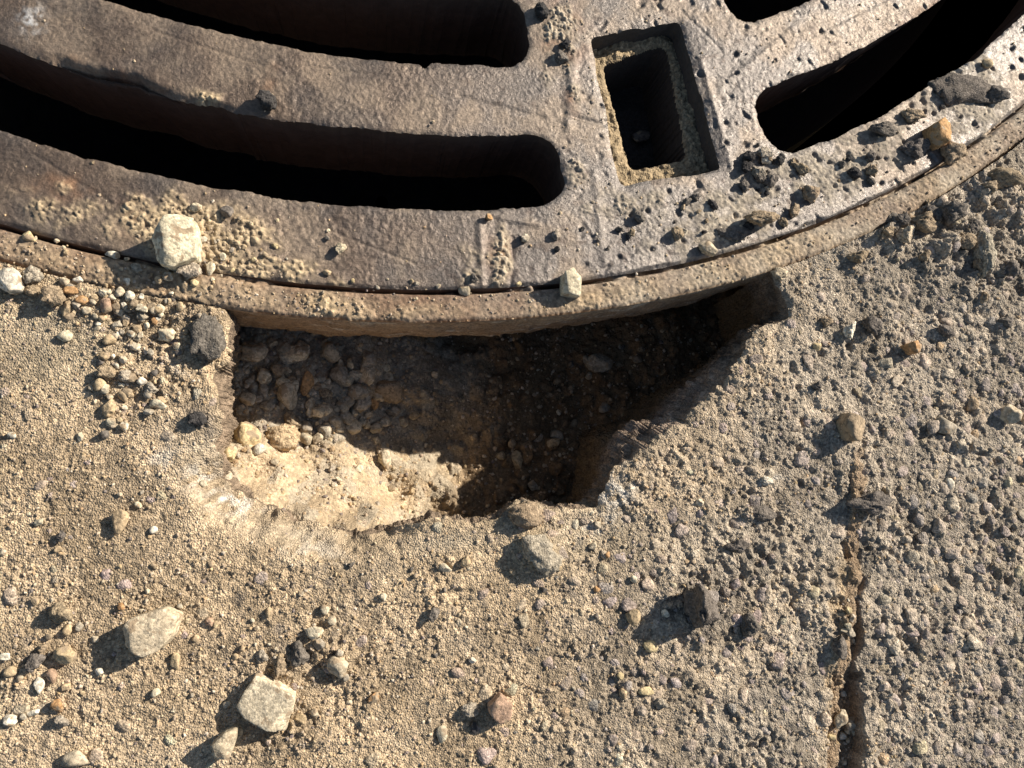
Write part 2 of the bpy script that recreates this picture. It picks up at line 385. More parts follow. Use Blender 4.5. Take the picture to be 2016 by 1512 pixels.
# height look-up
def ground_z(x, y):
    i = np.clip(np.searchsorted(gx, x), 1, len(gx) - 1); j = np.clip(np.searchsorted(gy, y), 1, len(gy) - 1)
    return Z[i, j]

# broken face of the slab round the hole
rows = 110; depth = 72 * MM
mp = np.full(len(V), -1, np.int64); mp[rim] = np.arange(len(rim))
rp = V[rim]
rpx, rpy = PLAN(rp[:, 0], rp[:, 1])
ledge = sst(1190, 1280, rpx) * (1 - sst(1400, 1500, rpx)) * (.85 + .15 * n2(rp[:, 0], rp[:, 1], 12 * MM, 81))   # sloping fracture on the right
wornr = np.clip(blob(rpx, rpy, [(470, 985, 110, 70, 28, 1.0), (620, 1050, 130, 50, 14, .9)]) * 1.5, 0, 1)
WV = []; WC = []
rim_b = np.clip(sdb.ravel()[rim], -4 * MM, 4 * MM)
for k in range(rows + 1):
    t_ = (k / rows) ** 1.35
    z = rp[:, 2] - t_ * depth
    p = np.stack([rp[:, 0], rp[:, 1], z], -1)
    inward = ledge * (5.5 * MM * min(1.0, t_ / .2) + 4.0 * MM * t_) * (1 + .3 * n2(rp[:, 0], rp[:, 1], 14 * MM, 80))
    under = -(1 - ledge) * (1 - wornr) * 5.0 * MM * sst(0.12, 0.6, t_)
    bumpy = sst(0, 0.08, t_) * (1 - .3 * ledge) * MM * (1.7 * n3(p, 7 * MM, 1) + 1.2 * n3(p, 2.6 * MM, 2) + 0.7 * n3(p, 1.1 * MM, 3))
    off = -inward - under + bumpy - rim_b * sst(0, .07, t_)
    WV.append(np.stack([rp[:, 0] + rn[:, 0] * off, rp[:, 1] + rn[:, 1] * off, z], -1))
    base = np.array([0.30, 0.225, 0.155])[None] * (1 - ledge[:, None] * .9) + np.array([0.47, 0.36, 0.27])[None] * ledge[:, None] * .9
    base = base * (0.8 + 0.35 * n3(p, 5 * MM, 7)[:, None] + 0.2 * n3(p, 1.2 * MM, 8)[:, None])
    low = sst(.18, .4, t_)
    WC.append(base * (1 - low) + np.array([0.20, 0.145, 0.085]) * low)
WV[0] = rp.copy(); WC[0] = Cf[rim]
nr = len(rim)
e0, e1 = mp[rim_e[:, 0]], mp[rim_e[:, 1]]
wq = np.concatenate([np.stack([e0 + k * nr, e0 + (k + 1) * nr, e1 + (k + 1) * nr, e1 + k * nr], -1) for k in range(rows)])
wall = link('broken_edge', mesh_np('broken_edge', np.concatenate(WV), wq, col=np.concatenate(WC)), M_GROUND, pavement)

# ------------------------------------------------------------------ sand and gravel bed at the bottom of the hole
fx = np.arange(-0.075, 0.165, 0.42 * MM); fy = np.arange(-0.055, 0.115, 0.42 * MM)
FX, FY = np.meshgrid(fx, fy, indexing='ij')
ctl = [(440, 700, -36), (560, 720, -39), (700, 720, -44), (800, 760, -52), (460, 830, -35), (600, 860, -38), (740, 880, -52), (450, 905, -22), (440, 945, -12),
       (500, 985, -10), (600, 1018, -10), (690, 1040, -10), (742, 1040, -18), (520, 935, -25), (620, 970, -28), (700, 1000, -33), (640, 920, -36), (780, 960, -58), (800, 1010, -52), (860, 1010, -58),
       (950, 760, -62), (880, 880, -68), (830, 870, -62), (800, 820, -58), (1000, 900, -62), (1000, 980, -56), (1100, 800, -68), (1200, 720, -64), (1300, 680, -58), (1400, 640, -62), (1480, 590, -60), (1540, 560, -60),
       (1150, 930, -60), (1250, 830, -62), (900, 640, -64), (1150, 620, -68), (600, 640, -42), (470, 640, -38)]
cw = np.array([list(P(a, b, z * MM)) + [z * MM] for a, b, z in ctl])
wsum = 0; zs = 0
for x_, y_, z_ in cw:
    w_ = 1 / ((FX - x_) ** 2 + (FY - y_) ** 2 + (5 * MM) ** 2) ** 2
    wsum = wsum + w_; zs = zs + w_ * z_
FZ = zs / wsum
FPX, FPY = PLAN(FX * CAM_H / (CAM_H - FZ), FY * CAM_H / (CAM_H - FZ))       # where that spot shows
rough_f = 1 + 1.4 * sst(850, 1000, FPX)
H1 = worley(FX, FY, 1.0 * MM, 4); H2 = worley(FX, FY, 2.4 * MM, 5); H3 = worley(FX, FY, 5.5 * MM, 6)
calm = 1 - .65 * (1 - sst(800, 900, FPX)) * sst(860, 930, FPY)
FZ = FZ + MM * (0.5 * dome(H1[0]) * (0.2 + H1[1]) + 0.8 * calm * dome(H2[0], 3) * (H2[1] > .55)
     + 1.5 * calm * dome(H3[0], 3.5) * (H3[1] > .6) * (0.5 + .5 * rough_f) + 1.2 * calm * rough_f * fbm(FX, FY, 14 * MM, 4, 90))
fm = np.clip(.5 + .8 * fbm(FX, FY, 10 * MM, 4, 95), 0, 1)[..., None]
FC = np.array([0.44, 0.338, 0.215]) * (0.80 + .3 * fm) * (0.82 + .36 * H1[1][..., None])
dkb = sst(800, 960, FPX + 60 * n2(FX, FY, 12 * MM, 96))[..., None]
FC = FC * (1 - dkb) + np.array([0.20, 0.135, 0.075]) * (0.7 + .5 * fm) * dkb               # darker brown soil towards the deep right side
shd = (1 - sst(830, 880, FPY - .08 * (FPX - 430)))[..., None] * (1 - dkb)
FC = FC * (1 - .8 * shd) + np.array([.24, .20, .15]) * (.7 + .5 * fm) * .8 * shd  # bed colour darkened to deepen the frame's cast shadow
gst = (sst(.35, .75, H3[1]) * .5)[..., None] * (1 - dkb)
FC = FC * (1 - gst) + np.array([0.40, 0.36, 0.28]) * gst
fr, _ = polar(FX, FY)
qf = cut(np.where(fr > R_B - 28 * MM, 1.0, -1.0))
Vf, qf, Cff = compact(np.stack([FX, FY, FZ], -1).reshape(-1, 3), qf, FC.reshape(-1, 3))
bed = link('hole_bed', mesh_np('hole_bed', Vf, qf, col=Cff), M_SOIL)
tag(bed, 'sand and gravel bed at the bottom of the broken hole', None, None, 'structure')
def bed_z(x, y):
    i = np.clip(np.searchsorted(fx, x), 0, len(fx) - 1); j = np.clip(np.searchsorted(fy, y), 0, len(fy) - 1)
    return FZ[i, j]

# ------------------------------------------------------------------ manhole: shaft, frame ring, slotted cover
def lathe(prof, n=256):
    a = np.linspace(0, 2 * math.pi, n, endpoint=False)
    V = np.concatenate([np.stack([CEN[0] + r * np.sin(a), CEN[1] - r * np.cos(a), np.full(n, z)], -1) for r, z in prof])
    i = np.arange(n); j = (i + 1) % n
    Q = np.concatenate([np.stack([i + k * n, j + k * n, j + (k + 1) * n, i + (k + 1) * n], -1) for k in range(len(prof) - 1)])
    return V, Q
sv, sq = lathe([(0.345, -0.075), (0.345, -0.9), (0.01, -0.91)])
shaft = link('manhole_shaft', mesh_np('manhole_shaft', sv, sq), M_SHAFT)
tag(shaft, 'dark deep shaft under the manhole cover', None, None, 'structure')

th_f = np.concatenate([np.arange(math.radians(-21.5), math.radians(46), 0.0011), np.linspace(math.radians(46), math.radians(338.5), 260)[1:-1]])
def ring_noise(T, Rr): return CEN[0] + Rr * np.sin(T), CEN[1] - Rr * np.cos(T)
# frame: dusty rim
frame = link('manhole_collar', None)
tag(frame, 'sand-crusted iron frame ring round the slotted manhole cover', 'manhole collar')
r_f = np.concatenate([[R_A - 14 * MM, R_A - 14 * MM, R_A + .15 * MM, R_A + .55 * MM, R_A + .95 * MM], np.arange(R_A + 1.1 * MM, R_B - 0.2 * MM, 0.42 * MM)])
TF, RF = np.meshgrid(th_f, r_f, indexing='ij')
FXr, FYr = ring_noise(TF, RF)
rpx_, rpy_ = PLAN(FXr, FYr)
W1 = worley(FXr, FYr, 0.9 * MM, 7); W2 = worley(FXr, FYr, 1.9 * MM, 8)
crust = np.clip(blob(rpx_, rpy_, [(330, 560, 200, 60, 10, 1), (650, 605, 160, 30, 5, .95), (120, 520, 160, 40, 14, .7), (800, 615, 120, 18, 0, .8), (1180, 585, 160, 30, -12, .75), (1500, 500, 260, 60, -22, .55),
                                    (1850, 340, 200, 50, -30, .5)]) * (0.75 + 0.5 * fbm(FXr, FYr, 7 * MM, 3, 101)), 0, 1)
FZr = -0.5 * MM + MM * (0.22 * n2(FXr, FYr, 9 * MM, 102) + 0.5 * dome(W1[0]) * (.2 + W1[1]) * (0.45 + .8 * crust) + crust * (0.45 + 0.55 * np.maximum(0, 1 - 1.3 * W2[0] ** 2) * (W2[1] > .4) + .4 * fbm(FXr, FYr, 4 * MM, 3, 103)))
FZr += MM * 1.3 * blob(rpx_, rpy_, [(400, 565, 120, 40, 10, 1), (200, 530, 90, 30, 14, .5)]) * (1 + .5 * n2(FXr, FYr, 5 * MM, 116))
FZr -= MM * 1.4 * sst(R_B - 1.6 * MM, R_B + .3 * MM, RF + .5 * MM * n2(FXr, FYr, 4 * MM, 104))
FZr -= MM * 0.8 * (1 - sst(R_A + .6 * MM, R_A + 2.2 * MM, RF + .6 * MM * n2(FXr, FYr, 5 * MM, 105)))
FZr[:, 0] = -40 * MM; FZr[:, 1] = -6.5 * MM; 
fillg = np.clip(blob(rpx_, rpy_, [(400, 540, 130, 60, 10, 1.5), (1040, 570, 50, 40, 0, 1.2), (1230, 550, 60, 40, 0, 1.0), (1500, 470, 50, 40, 0, .9), (1720, 390, 60, 40, 0, .8), (1950, 260, 50, 40, 0, .9)]) + .6 * fbm(FXr, FYr, 9 * MM, 3, 108) - .05, 0, 1)
for k_ in (2, 3, 4):
    FZr[:, k_] = -5.5 * MM * (1 - fillg[:, k_]) + (-.5 + .5 * n2(FXr[:, k_], FYr[:, k_], 1.2 * MM, 109)) * MM
# gap filled with grit between cover and ring
rust = np.clip(.5 + .9 * fbm(FXr, FYr, 9 * MM, 4, 106), 0, 1)[..., None]
rgt = sst(900, 1300, rpx_)[..., None]
FCr = (np.array([.27, .20, .14]) * (1 - rust) + np.array([.20, .125, .08]) * rust) * (1 - rgt) + (np.array([.37, .315, .24]) * (1 - rust) + np.array([.25, .19, .14]) * rust) * rgt
FCr = FCr * (.7 + .6 * W1[1][..., None])
cr_ = crust[..., None]
FCr = FCr * (1 - cr_) + np.array([.47, .355, .215]) * (.65 + .7 * W1[1][..., None]) * cr_
dus = np.clip(.55 + .5 * crust, 0, 1)
qr = cut(np.ones(TF.shape), wrap=True)
rim_o = link('rim', mesh_np('rim', np.stack([FXr, FYr, FZr], -1).reshape(-1, 3), qr, col=FCr.reshape(-1, 3), attr={'dust': dus.ravel()}), M_IRON, frame)
# frame: the outer wall, laid bare in the hole
zs_ = np.concatenate([[-0.4], np.linspace(-1.2, -30, 44), [-33, -36]]) * MM
TW, ZW = np.meshgrid(th_f, zs_, indexing='ij')
ax, ay = ring_noise(TW, np.full(TW.shape, R_B))
arc = (R_B * TW)
bul = MM * (0.9 * n2(arc, ZW, 12 * MM, 110) + 0.5 * n2(arc, ZW, 4 * MM, 111) + .25 * n2(arc, ZW, 1.4 * MM, 112)) * sst(-1 * MM, -5 * MM, ZW)
low_cut = MM * (3.5 * fbm(arc, arc * 0, 22 * MM, 4, 113))
ZW2 = ZW + low_cut * sst(-8 * MM, -30 * MM, ZW)
RW = R_B - 0.35 * MM - 0.10 * (-ZW) * 0.4 + bul
RW = np.where(ZW < -31 * MM, RW - (-ZW - 31 * MM) * 2.2, RW)
wx_, wy_ = ring_noise(TW, RW)
ph = np.clip(.5 + .8 * fbm(arc, ZW * 2.5, 14 * MM, 4, 114), 0, 1)[..., None]
WCc = np.array([.40, .275, .165]) * (1 - ph) + np.array([.30, .195, .11]) * ph
lime = (np.clip(n2(arc, ZW * 5, 6 * MM, 115) - .45, 0, 1) * 1.4)[..., None]
WCc = WCc * (1 - lime) + np.array([.55, .48, .38]) * lime
fwall = link('outer_wall', mesh_np('outer_wall', np.stack([wx_, wy_, ZW2], -1).reshape(-1, 3), cut(np.ones(TW.shape), wrap=True), col=WCc.reshape(-1, 3)), M_SOIL, frame)
fwall['label'] = 'brown mortar-smeared outer face of the frame exposed inside the hole'

# cover plate
cover = link('manhole_cover', None)
tag(cover, 'rusty cast iron manhole cover with curved slots and a square pick hole', 'manhole cover')
SPOKE = math.radians(16.2)
SECT = math.radians(60)
def slots():
    out = []
    for k in range(6):
        a0 = SPOKE + k * SECT
        for (ro, ri, g0, g1, rc) in ((R_C, R_D, 6.0, 6.3, 0.0098), (R_E, 0.2868, 7.2, 6.8, 0.0085), (0.2630, 0.2390, 8.6, 8.4, 0.009), (0.215, 0.191, 10, 10, 0.009), (0.167, 0.143, 12, 12, .009)):
            out.append((a0 + math.radians(g0), a0 + SECT - math.radians(g1), ro, ri, rc, k))
    return out
SLOTS = slots()
def arc_sdf(r, t, s):
    a0, a1, ro, ri, rc, _ = s
    tm = (a0 + a1) / 2; d = np.abs((t - tm + math.pi) % (2 * math.pi) - math.pi)
    u = np.abs(r - (ro + ri) / 2) - (ro - ri) / 2 + rc
    v = (d - (a1 - a0) / 2) * r + rc
    return np.hypot(np.maximum(u, 0), np.maximum(v, 0)) + np.minimum(np.maximum(u, v), 0) - rc
r_c = np.concatenate([np.linspace(0.004, 0.284, 72), np.arange(0.2848, R_A - 0.1 * MM, 0.40 * MM)])
TC, RC = np.meshgrid(th_f, r_c, indexing='ij')
CX, CY = ring_noise(TC, RC)
cpx, cpy = PLAN(CX, CY)
fine_c = (RC > 0.284) & (TC < math.radians(46.2))
edge_n = np.where(fine_c, 0.45 * MM * fbm(CX, CY, 9 * MM, 4, 120) + .22 * MM * n2(CX, CY, 1.6 * MM, 121), 0)
# nicks and chips in the slot edges
nick = np.zeros(TC.shape)
for cx_, cy_, w_, d_ in ((836, 132, 9, 14), (112, 142, 14, 10), (985, 112, 26, 12), (1085, 300, 16, 8), (540, 388, 7, 6), (1720, 225, 30, 5), (1925, 115, 24, 8), (250, 150, 60, 9), (160, 312, 20, 5), (700, 252, 30, 5), (880, 416, 24, 4), (1560, 155, 40, 5), (1100, 360, 20, 6), (600, 98, 40, 4), (430, 215, 24, 6), (1640, 262, 22, 6)):
    nick = np.maximum(nick, d_ * PXM * np.exp(-((cpx - cx_) / w_) ** 2 - ((cpy - cy_) / w_) ** 2))
ssd = np.full(TC.shape, 1.0); sid = np.zeros(TC.shape, int)
for k, s in enumerate(SLOTS):
    d = arc_sdf(RC, TC, s)
    m = d < ssd; ssd = np.where(m, d, ssd); sid = np.where(m, k, sid)
ssd = ssd + edge_n - nick
# pick hole
PK = P(1292, 203)
ea = np.array([math.cos(SPOKE), math.sin(SPOKE)]); er = np.array([math.sin(SPOKE), -math.cos(SPOKE)])   # tangential, outward
OUT = P(np.array([1163., 1337., 1424., 1222.]), np.array([64., 32., 340., 374.]))
INN = P(np.array([1194., 1305., 1346., 1250.]), np.array([124., 86., 314., 336.]), -8.5 * MM)
def quad_sdf(x, y, Qd, rc):
    c = Qd.mean(0); q_ = c + (Qd - c) * (1 - rc / 0.018)
    return poly_sdf(x, y, q_) - rc
psd = np.full(TC.shape, 1.0)
nearp = fine_c & (cpx > 1080) & (cpx < 1520) & (cpy > -60) & (cpy < 470)
psd[nearp] = quad_sdf(CX[nearp], CY[nearp], OUT, 2.2 * MM) + .5 * MM * n2(CX[nearp], CY[nearp], 5 * MM, 125)
# dust on the cover
K1 = worley(CX, CY, 0.95 * MM, 9); K2 = worley(CX, CY, 1.9 * MM, 10)
dust = blob(cpx, cpy, [(330, 440, 60, 70, 20, .9), (440, 500, 120, 90, 20, 1.0), (420, 545, 90, 30, 10, 1.2), (270, 430, 60, 40, 60, .55), (560, 540, 160, 40, 6, .6), (130, 420, 160, 60, 15, .45), (120, 380, 40, 30, 0, .4), (985, 505, 26, 60, 6, .95), (920, 520, 40, 50, 0, .5),
                        (1100, 80, 40, 100, 6, .7), (1130, 190, 20, 30, 0, .7), (1140, 330, 30, 50, 0, .55), (1180, 400, 50, 50, 0, .45), (1420, 430, 180, 80, -20, .6), (1650, 330, 200, 70, -25, .65), (1900, 170, 100, 120, -30, .75), (1500, 350, 90, 40, -20, .5),
                        (410, 195, 60, 20, 10, .5), (290, 400, 70, 20, 20, .5), (1250, 400, 90, 30, -8, .5)])
dust = np.clip(dust * (0.55 + 1.1 * np.clip(.5 + fbm(CX, CY, 5 * MM, 4, 130), 0, 1)), 0, 1)
dust = sst(.18, .75, dust) * np.clip(.55 + .8 * K1[1], 0, 1)
CZ = MM * (0.35 * n2(CX, CY, 16 * MM, 131) + (0.05 + .10 * sst(-.3, .5, fbm(CX, CY, 24 * MM, 3, 138))) * fbm(CX, CY, 1.5 * MM, 3, 132) + 0.12 * (1 - K1[0]) * (.3 + K1[1]))
CZ += MM * 0.16 * np.maximum(fbm(CX, CY, 2.0 * MM, 3, 139), 0) * sst(.0, .5, fbm(CX, CY, 22 * MM, 2, 140) + .25)
CZ += dust * (1 - .62 * sst(1150, 1400, cpx)) * MM * (0.35 + .6 * dome(K1[0]) * (.2 + K1[1]) + .3 * dome(K2[0], 3.2) * (K2[1] > .6) + .35 * fbm(CX, CY, 5 * MM, 3, 133))
pit = (np.maximum(0, n2(CX, CY, 2.6 * MM, 134) - .62) * 2.2) * sst(1050, 1250, cpx)
CZ -= pit * 1.3 * MM
for lx0, ly0, lx1, ly1, w_, h_ in ((905, 190, 1070, 232, 5, -.35), (1110, 225, 1190, 246, 5, -.6), (985, 430, 1060, 442, 5, .45), (1118, 250, 1128, 120, 10, .6), (1170, 340, 1190, 520, 8, .35), (1420, 170, 1560, 60, 8, .4), (945, 440, 950, 570, 7, .5), (1010, 470, 1005, 560, 5, -.5), (1380, 120, 1440, 330, 6, .5), (300, 60, 520, 130, 3, -.25), (600, 130, 760, 150, 3, -.25), (640, 450, 820, 520, 3, -.22), (1200, 430, 1330, 400, 3, -.3), (1430, 330, 1600, 310, 3, -.25), (1340, 20, 1420, 100, 3, -.3), (60, 300, 220, 400, 3, -.2), (1600, 70, 1760, -10, 4, -.3)):
    ax_, ay_ = lx1 - lx0, ly1 - ly0; L2 = ax_ * ax_ + ay_ * ay_
    tt = np.clip(((cpx - lx0) * ax_ + (cpy - ly0) * ay_) / L2, 0, 1)
    dd = np.hypot(cpx - lx0 - tt * ax_, cpy - ly0 - tt * ay_)
    CZ += h_ * MM * np.exp(-(dd / w_) ** 2)
CZ -= MM * .7 * np.exp(-np.maximum(ssd, 0) / (0.5 * MM)) + MM * .9 * np.exp(-np.maximum(psd, 0) / (1.2 * MM))
CZ -= MM * 1.0 * sst(R_A - 1.5 * MM, R_A, RC + .5 * MM * n2(CX, CY, 5 * MM, 135))
chip = blob(cpx, cpy, [(215, 158, 110, 24, 17, 1.0)])
CZ -= chip * MM * 6.5 * (1 - sst(0, 3.6 * MM, ssd + .8 * MM * n2(CX, CY, 4 * MM, 136)))
chip2 = blob(cpx, cpy, [(412, 205, 70, 18, 10, 1.0)])
CZ -= chip2 * MM * 1.2 * (1 - sst(0, 2.2 * MM, ssd + .6 * MM * n2(CX, CY, 4 * MM, 137)))
CZ[~fine_c] = 0.1 * MM
ir = np.clip(.5 + .9 * fbm(CX, CY, 14 * MM, 4, 141), 0, 1)[..., None]
cool = sst(600, 1300, cpx)[..., None]
IC = (np.array([.165, .122, .090]) * (1 - ir) + np.array([.130, .106, .088]) * ir) * (1 - cool) + (np.array([.205, .182, .158]) * (1 - ir) + np.array([.160, .142, .126]) * ir) * cool  # iron paler and greyer to the right: sun glare painted into the colour
rusty = np.clip(blob(cpx, cpy, [(200, 145, 90, 20, 17, .9), (265, 425, 30, 40, 0, .6), (985, 505, 24, 34, 0, .9), (1115, 60, 40, 70, 0, .6), (530, 165, 14, 40, 20, .4), (1130, 195, 16, 30, 0, .6), (120, 370, 60, 30, 0, .5), (1820, 20, 70, 12, -30, .5), (1070, 90, 30, 20, 0, .4)]) * (0.6 + .8 * n2(CX, CY, 3 * MM, 142)), 0, 1)[..., None]
IC = IC * (1 - rusty) + np.array([.34, .16, .07]) * rusty
film = (sst(-.15, .55, fbm(CX, CY, 16 * MM, 5, 144)) * .5)[..., None]
IC = IC * (1 - film) + np.array([.33, .255, .18]) * film
spk = (np.clip(n2(CX, CY, 2.2 * MM, 145) - .55, 0, 1) * 1.6)[..., None]
IC = IC * (1 - spk) + np.array([.10, .075, .06]) * spk
d3 = dust[..., None]
IC = IC * (1 - d3) + (np.array([.46, .355, .22]) * (1 - cool) + np.array([.41, .35, .265]) * cool) * (.6 + .75 * K1[1][..., None]) * d3
lim = np.clip(blob(cpx, cpy, [(62, 38, 24, 28, 0, .9), (1890, 95, 60, 60, 0, .25)]) * (.35 + .9 * n2(CX, CY, .9 * MM, 143) + .6 * n2(CX, CY, 2.5 * MM, 146)), 0, 1)[..., None]
IC = IC * (1 - lim) + np.array([.7, .68, .64]) * lim
keepc = np.minimum(ssd, psd)
qc = cut(keepc, wrap=True)
bc = border(qc)
CV = np.stack([CX, CY, CZ], -1).reshape(-1, 3)
kf = keepc.ravel()
g0, g1 = np.gradient(keepc, axis=0), np.gradient(keepc, axis=1)
dth = np.gradient(th_f)[:, None] * RC; dr = np.gradient(r_c)[None, :] * np.ones_like(RC)
gt_, gr_ = (g0 / dth).ravel(), (g1 / dr).ravel()
tv = np.unique(bc)
tv = tv[(kf[tv] < 0.03)]
gl = np.hypot(gt_[tv], gr_[tv]) + 1e-9
tt_ = TC.ravel()[tv]
dirx = (gt_ [tv] * np.cos(tt_) + gr_[tv] * np.sin(tt_)) / gl
diry = (gt_ [tv] * np.sin(tt_) - gr_[tv] * np.cos(tt_)) / gl
mv = np.where(kf[tv] < 0.8 * MM, kf[tv], 0)
CV[tv, 0] -= dirx * mv; CV[tv, 1] -= diry * mv
Vc, qc2, Cc, Dc = compact(CV, qc, IC.reshape(-1, 3), np.clip(dust + .35 * film[..., 0] + .8 * rusty[..., 0], 0, 1).ravel())
plate = link('plate', mesh_np('plate', Vc, qc2, col=Cc, attr={'dust': Dc}), M_IRON, cover)
# slot walls (one part per slot) and the wall of the pick hole recess
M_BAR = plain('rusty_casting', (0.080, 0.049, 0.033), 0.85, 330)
nmap = np.full(len(CV), -1, np.int64)
dirs = np.zeros((len(CV), 2)); dirs[tv, 0] = dirx; dirs[tv, 1] = diry
bmid = bc[:, 0]
pick_edge = psd.ravel()[bmid] < ssd.ravel()[bmid]
inner_edge = kf[bc].max(1) < 0.03
def wall_strip(name, edges, zlist, taper, mat, parent, nz_=0.5, colr=None):
    ids = np.unique(edges); nmap[ids] = np.arange(len(ids))
    top = CV[ids]; out = []
    for k, z in enumerate(zlist):
        pz = top.copy()
        if k: pz[:, 2] = z
        w = taper * (-z) if k else 0
        nn = (nz_ * MM * n3(pz, 5 * MM, 4) if k else 0)
        pz[:, 0] += dirs[ids, 0] * (w + nn); pz[:, 1] += dirs[ids, 1] * (w + nn)
        out.append(pz)
    n = len(ids); a, b = nmap[edges[:, 0]], nmap[edges[:, 1]]
    Q = np.concatenate([np.stack([a + k * n, a + (k + 1) * n, b + (k + 1) * n, b + k * n], -1) for k in range(len(zlist) - 1)])
    return link(name, mesh_np(name, np.concatenate(out), Q), mat, parent)
zl = [0] + list(np.linspace(-2.0, -42, 14) * MM)
sidf = sid.ravel()
for k, s in enumerate(SLOTS):
    m = inner_edge & ~pick_edge & (sidf[bmid] == k)
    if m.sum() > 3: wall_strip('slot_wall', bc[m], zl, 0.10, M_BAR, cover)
m = inner_edge & pick_edge
M_DIRTYIRON = plain('dirty_iron', (0.07, 0.058, 0.047), 0.85, 600)
wall_strip('recess_wall', bc[m], [0] + list(np.linspace(-2, -12, 6) * MM), 0.0, M_DIRTYIRON, cover, .3)
# the sandy ledge inside the recess and the deep inner hole
lx = np.arange(OUT[:, 0].min() - 4 * MM, OUT[:, 0].max() + 4 * MM, .4 * MM); ly = np.arange(OUT[:, 1].min() - 4 * MM, OUT[:, 1].max() + 4 * MM, .4 * MM)
LX, LY = np.meshgrid(lx, ly, indexing='ij')
isd = quad_sdf(LX, LY, INN, 3.0 * MM) + .3 * MM * n2(LX, LY, 4 * MM, 150)
osd = quad_sdf(LX, LY, OUT, 2.2 * MM) - 1.8 * MM
L1 = worley(LX, LY, .95 * MM, 11); L2_ = worley(LX, LY, 2 * MM, 12)
LZ = -9 * MM + MM * (.45 * np.maximum(0, 1 - L1[0] ** 2) * (.4 + L1[1]) + .7 * np.maximum(0, 1 - 1.2 * L2_[0] ** 2) * (L2_[1] > .6) + .5 * fbm(LX, LY, 8 * MM, 3, 151)) - 1.5 * MM * np.exp(-np.maximum(isd, 0) / (.8 * MM))
LC = np.array([.36, .275, .165]) * (.65 + .6 * L1[1][..., None])
ql = cut(np.minimum(isd, -osd))
bl = border(ql); isf = isd.ravel()
bl = bl[(isf[bl] < 1.0 * MM).all(1)]
LV = np.stack([LX, LY, LZ], -1).reshape(-1, 3)
Vl, ql2, Cl = compact(LV, ql, LC.reshape(-1, 3))
ledge_o = link('sandy_ledge', mesh_np('sandy_ledge', Vl, ql2, col=Cl), M_SOIL, cover)
ids = np.unique(bl); nmap2 = np.full(len(LV), -1, np.int64); nmap2[ids] = np.arange(len(ids))
lay = []
cI = INN.mean(0)
for k, z in enumerate([0, -16, -26, -36]):
    pz = LV[ids].copy()
    if k: pz[:, 2] = z * MM
    lay.append(pz)
n = len(ids); a, b = nmap2[bl[:, 0]], nmap2[bl[:, 1]]
Q = np.concatenate([np.stack([a + k * n, a + (k + 1) * n, b + (k + 1) * n, b + k * n], -1) for k in range(3)])
link('pick_hole', mesh_np('pick_hole', np.concatenate(lay), Q), M_DIRTYIRON, cover)
bx = np.linspace(INN[:, 0].min() - .006, INN[:, 0].max() + .006, 40); by = np.linspace(INN[:, 1].min() - .006, INN[:, 1].max() + .006, 60)
BX, BY = np.meshgrid(bx, by, indexing='ij')
BZ = -35 * MM + 1.5 * MM * fbm(BX, BY, 6 * MM, 4, 155)
link('pick_hole_floor', mesh_np('pick_hole_floor', np.stack([BX, BY, BZ], -1).reshape(-1, 3), cut(np.ones(BX.shape)), col=np.tile([.05, .045, .04], (BX.size, 1))), M_SOIL, cover)

def cover_z(x, y):
    r, t = polar(np.atleast_1d(x), np.atleast_1d(y))
    i = np.clip(np.searchsorted(th_f, t), 0, len(th_f) - 1); j = np.clip(np.searchsorted(r_c, r), 0, len(r_c) - 1)
    jf = np.clip(np.searchsorted(r_f, r), 5, len(r_f) - 1)
    return np.where(r < R_A, CZ[i, j], FZr[i, jf])
def top_z(x, y):
    x = np.atleast_1d(x); y = np.atleast_1d(y)
    r, _ = polar(x, y)
    return np.where(r < R_B, cover_z(x, y), ground_z(x, y))

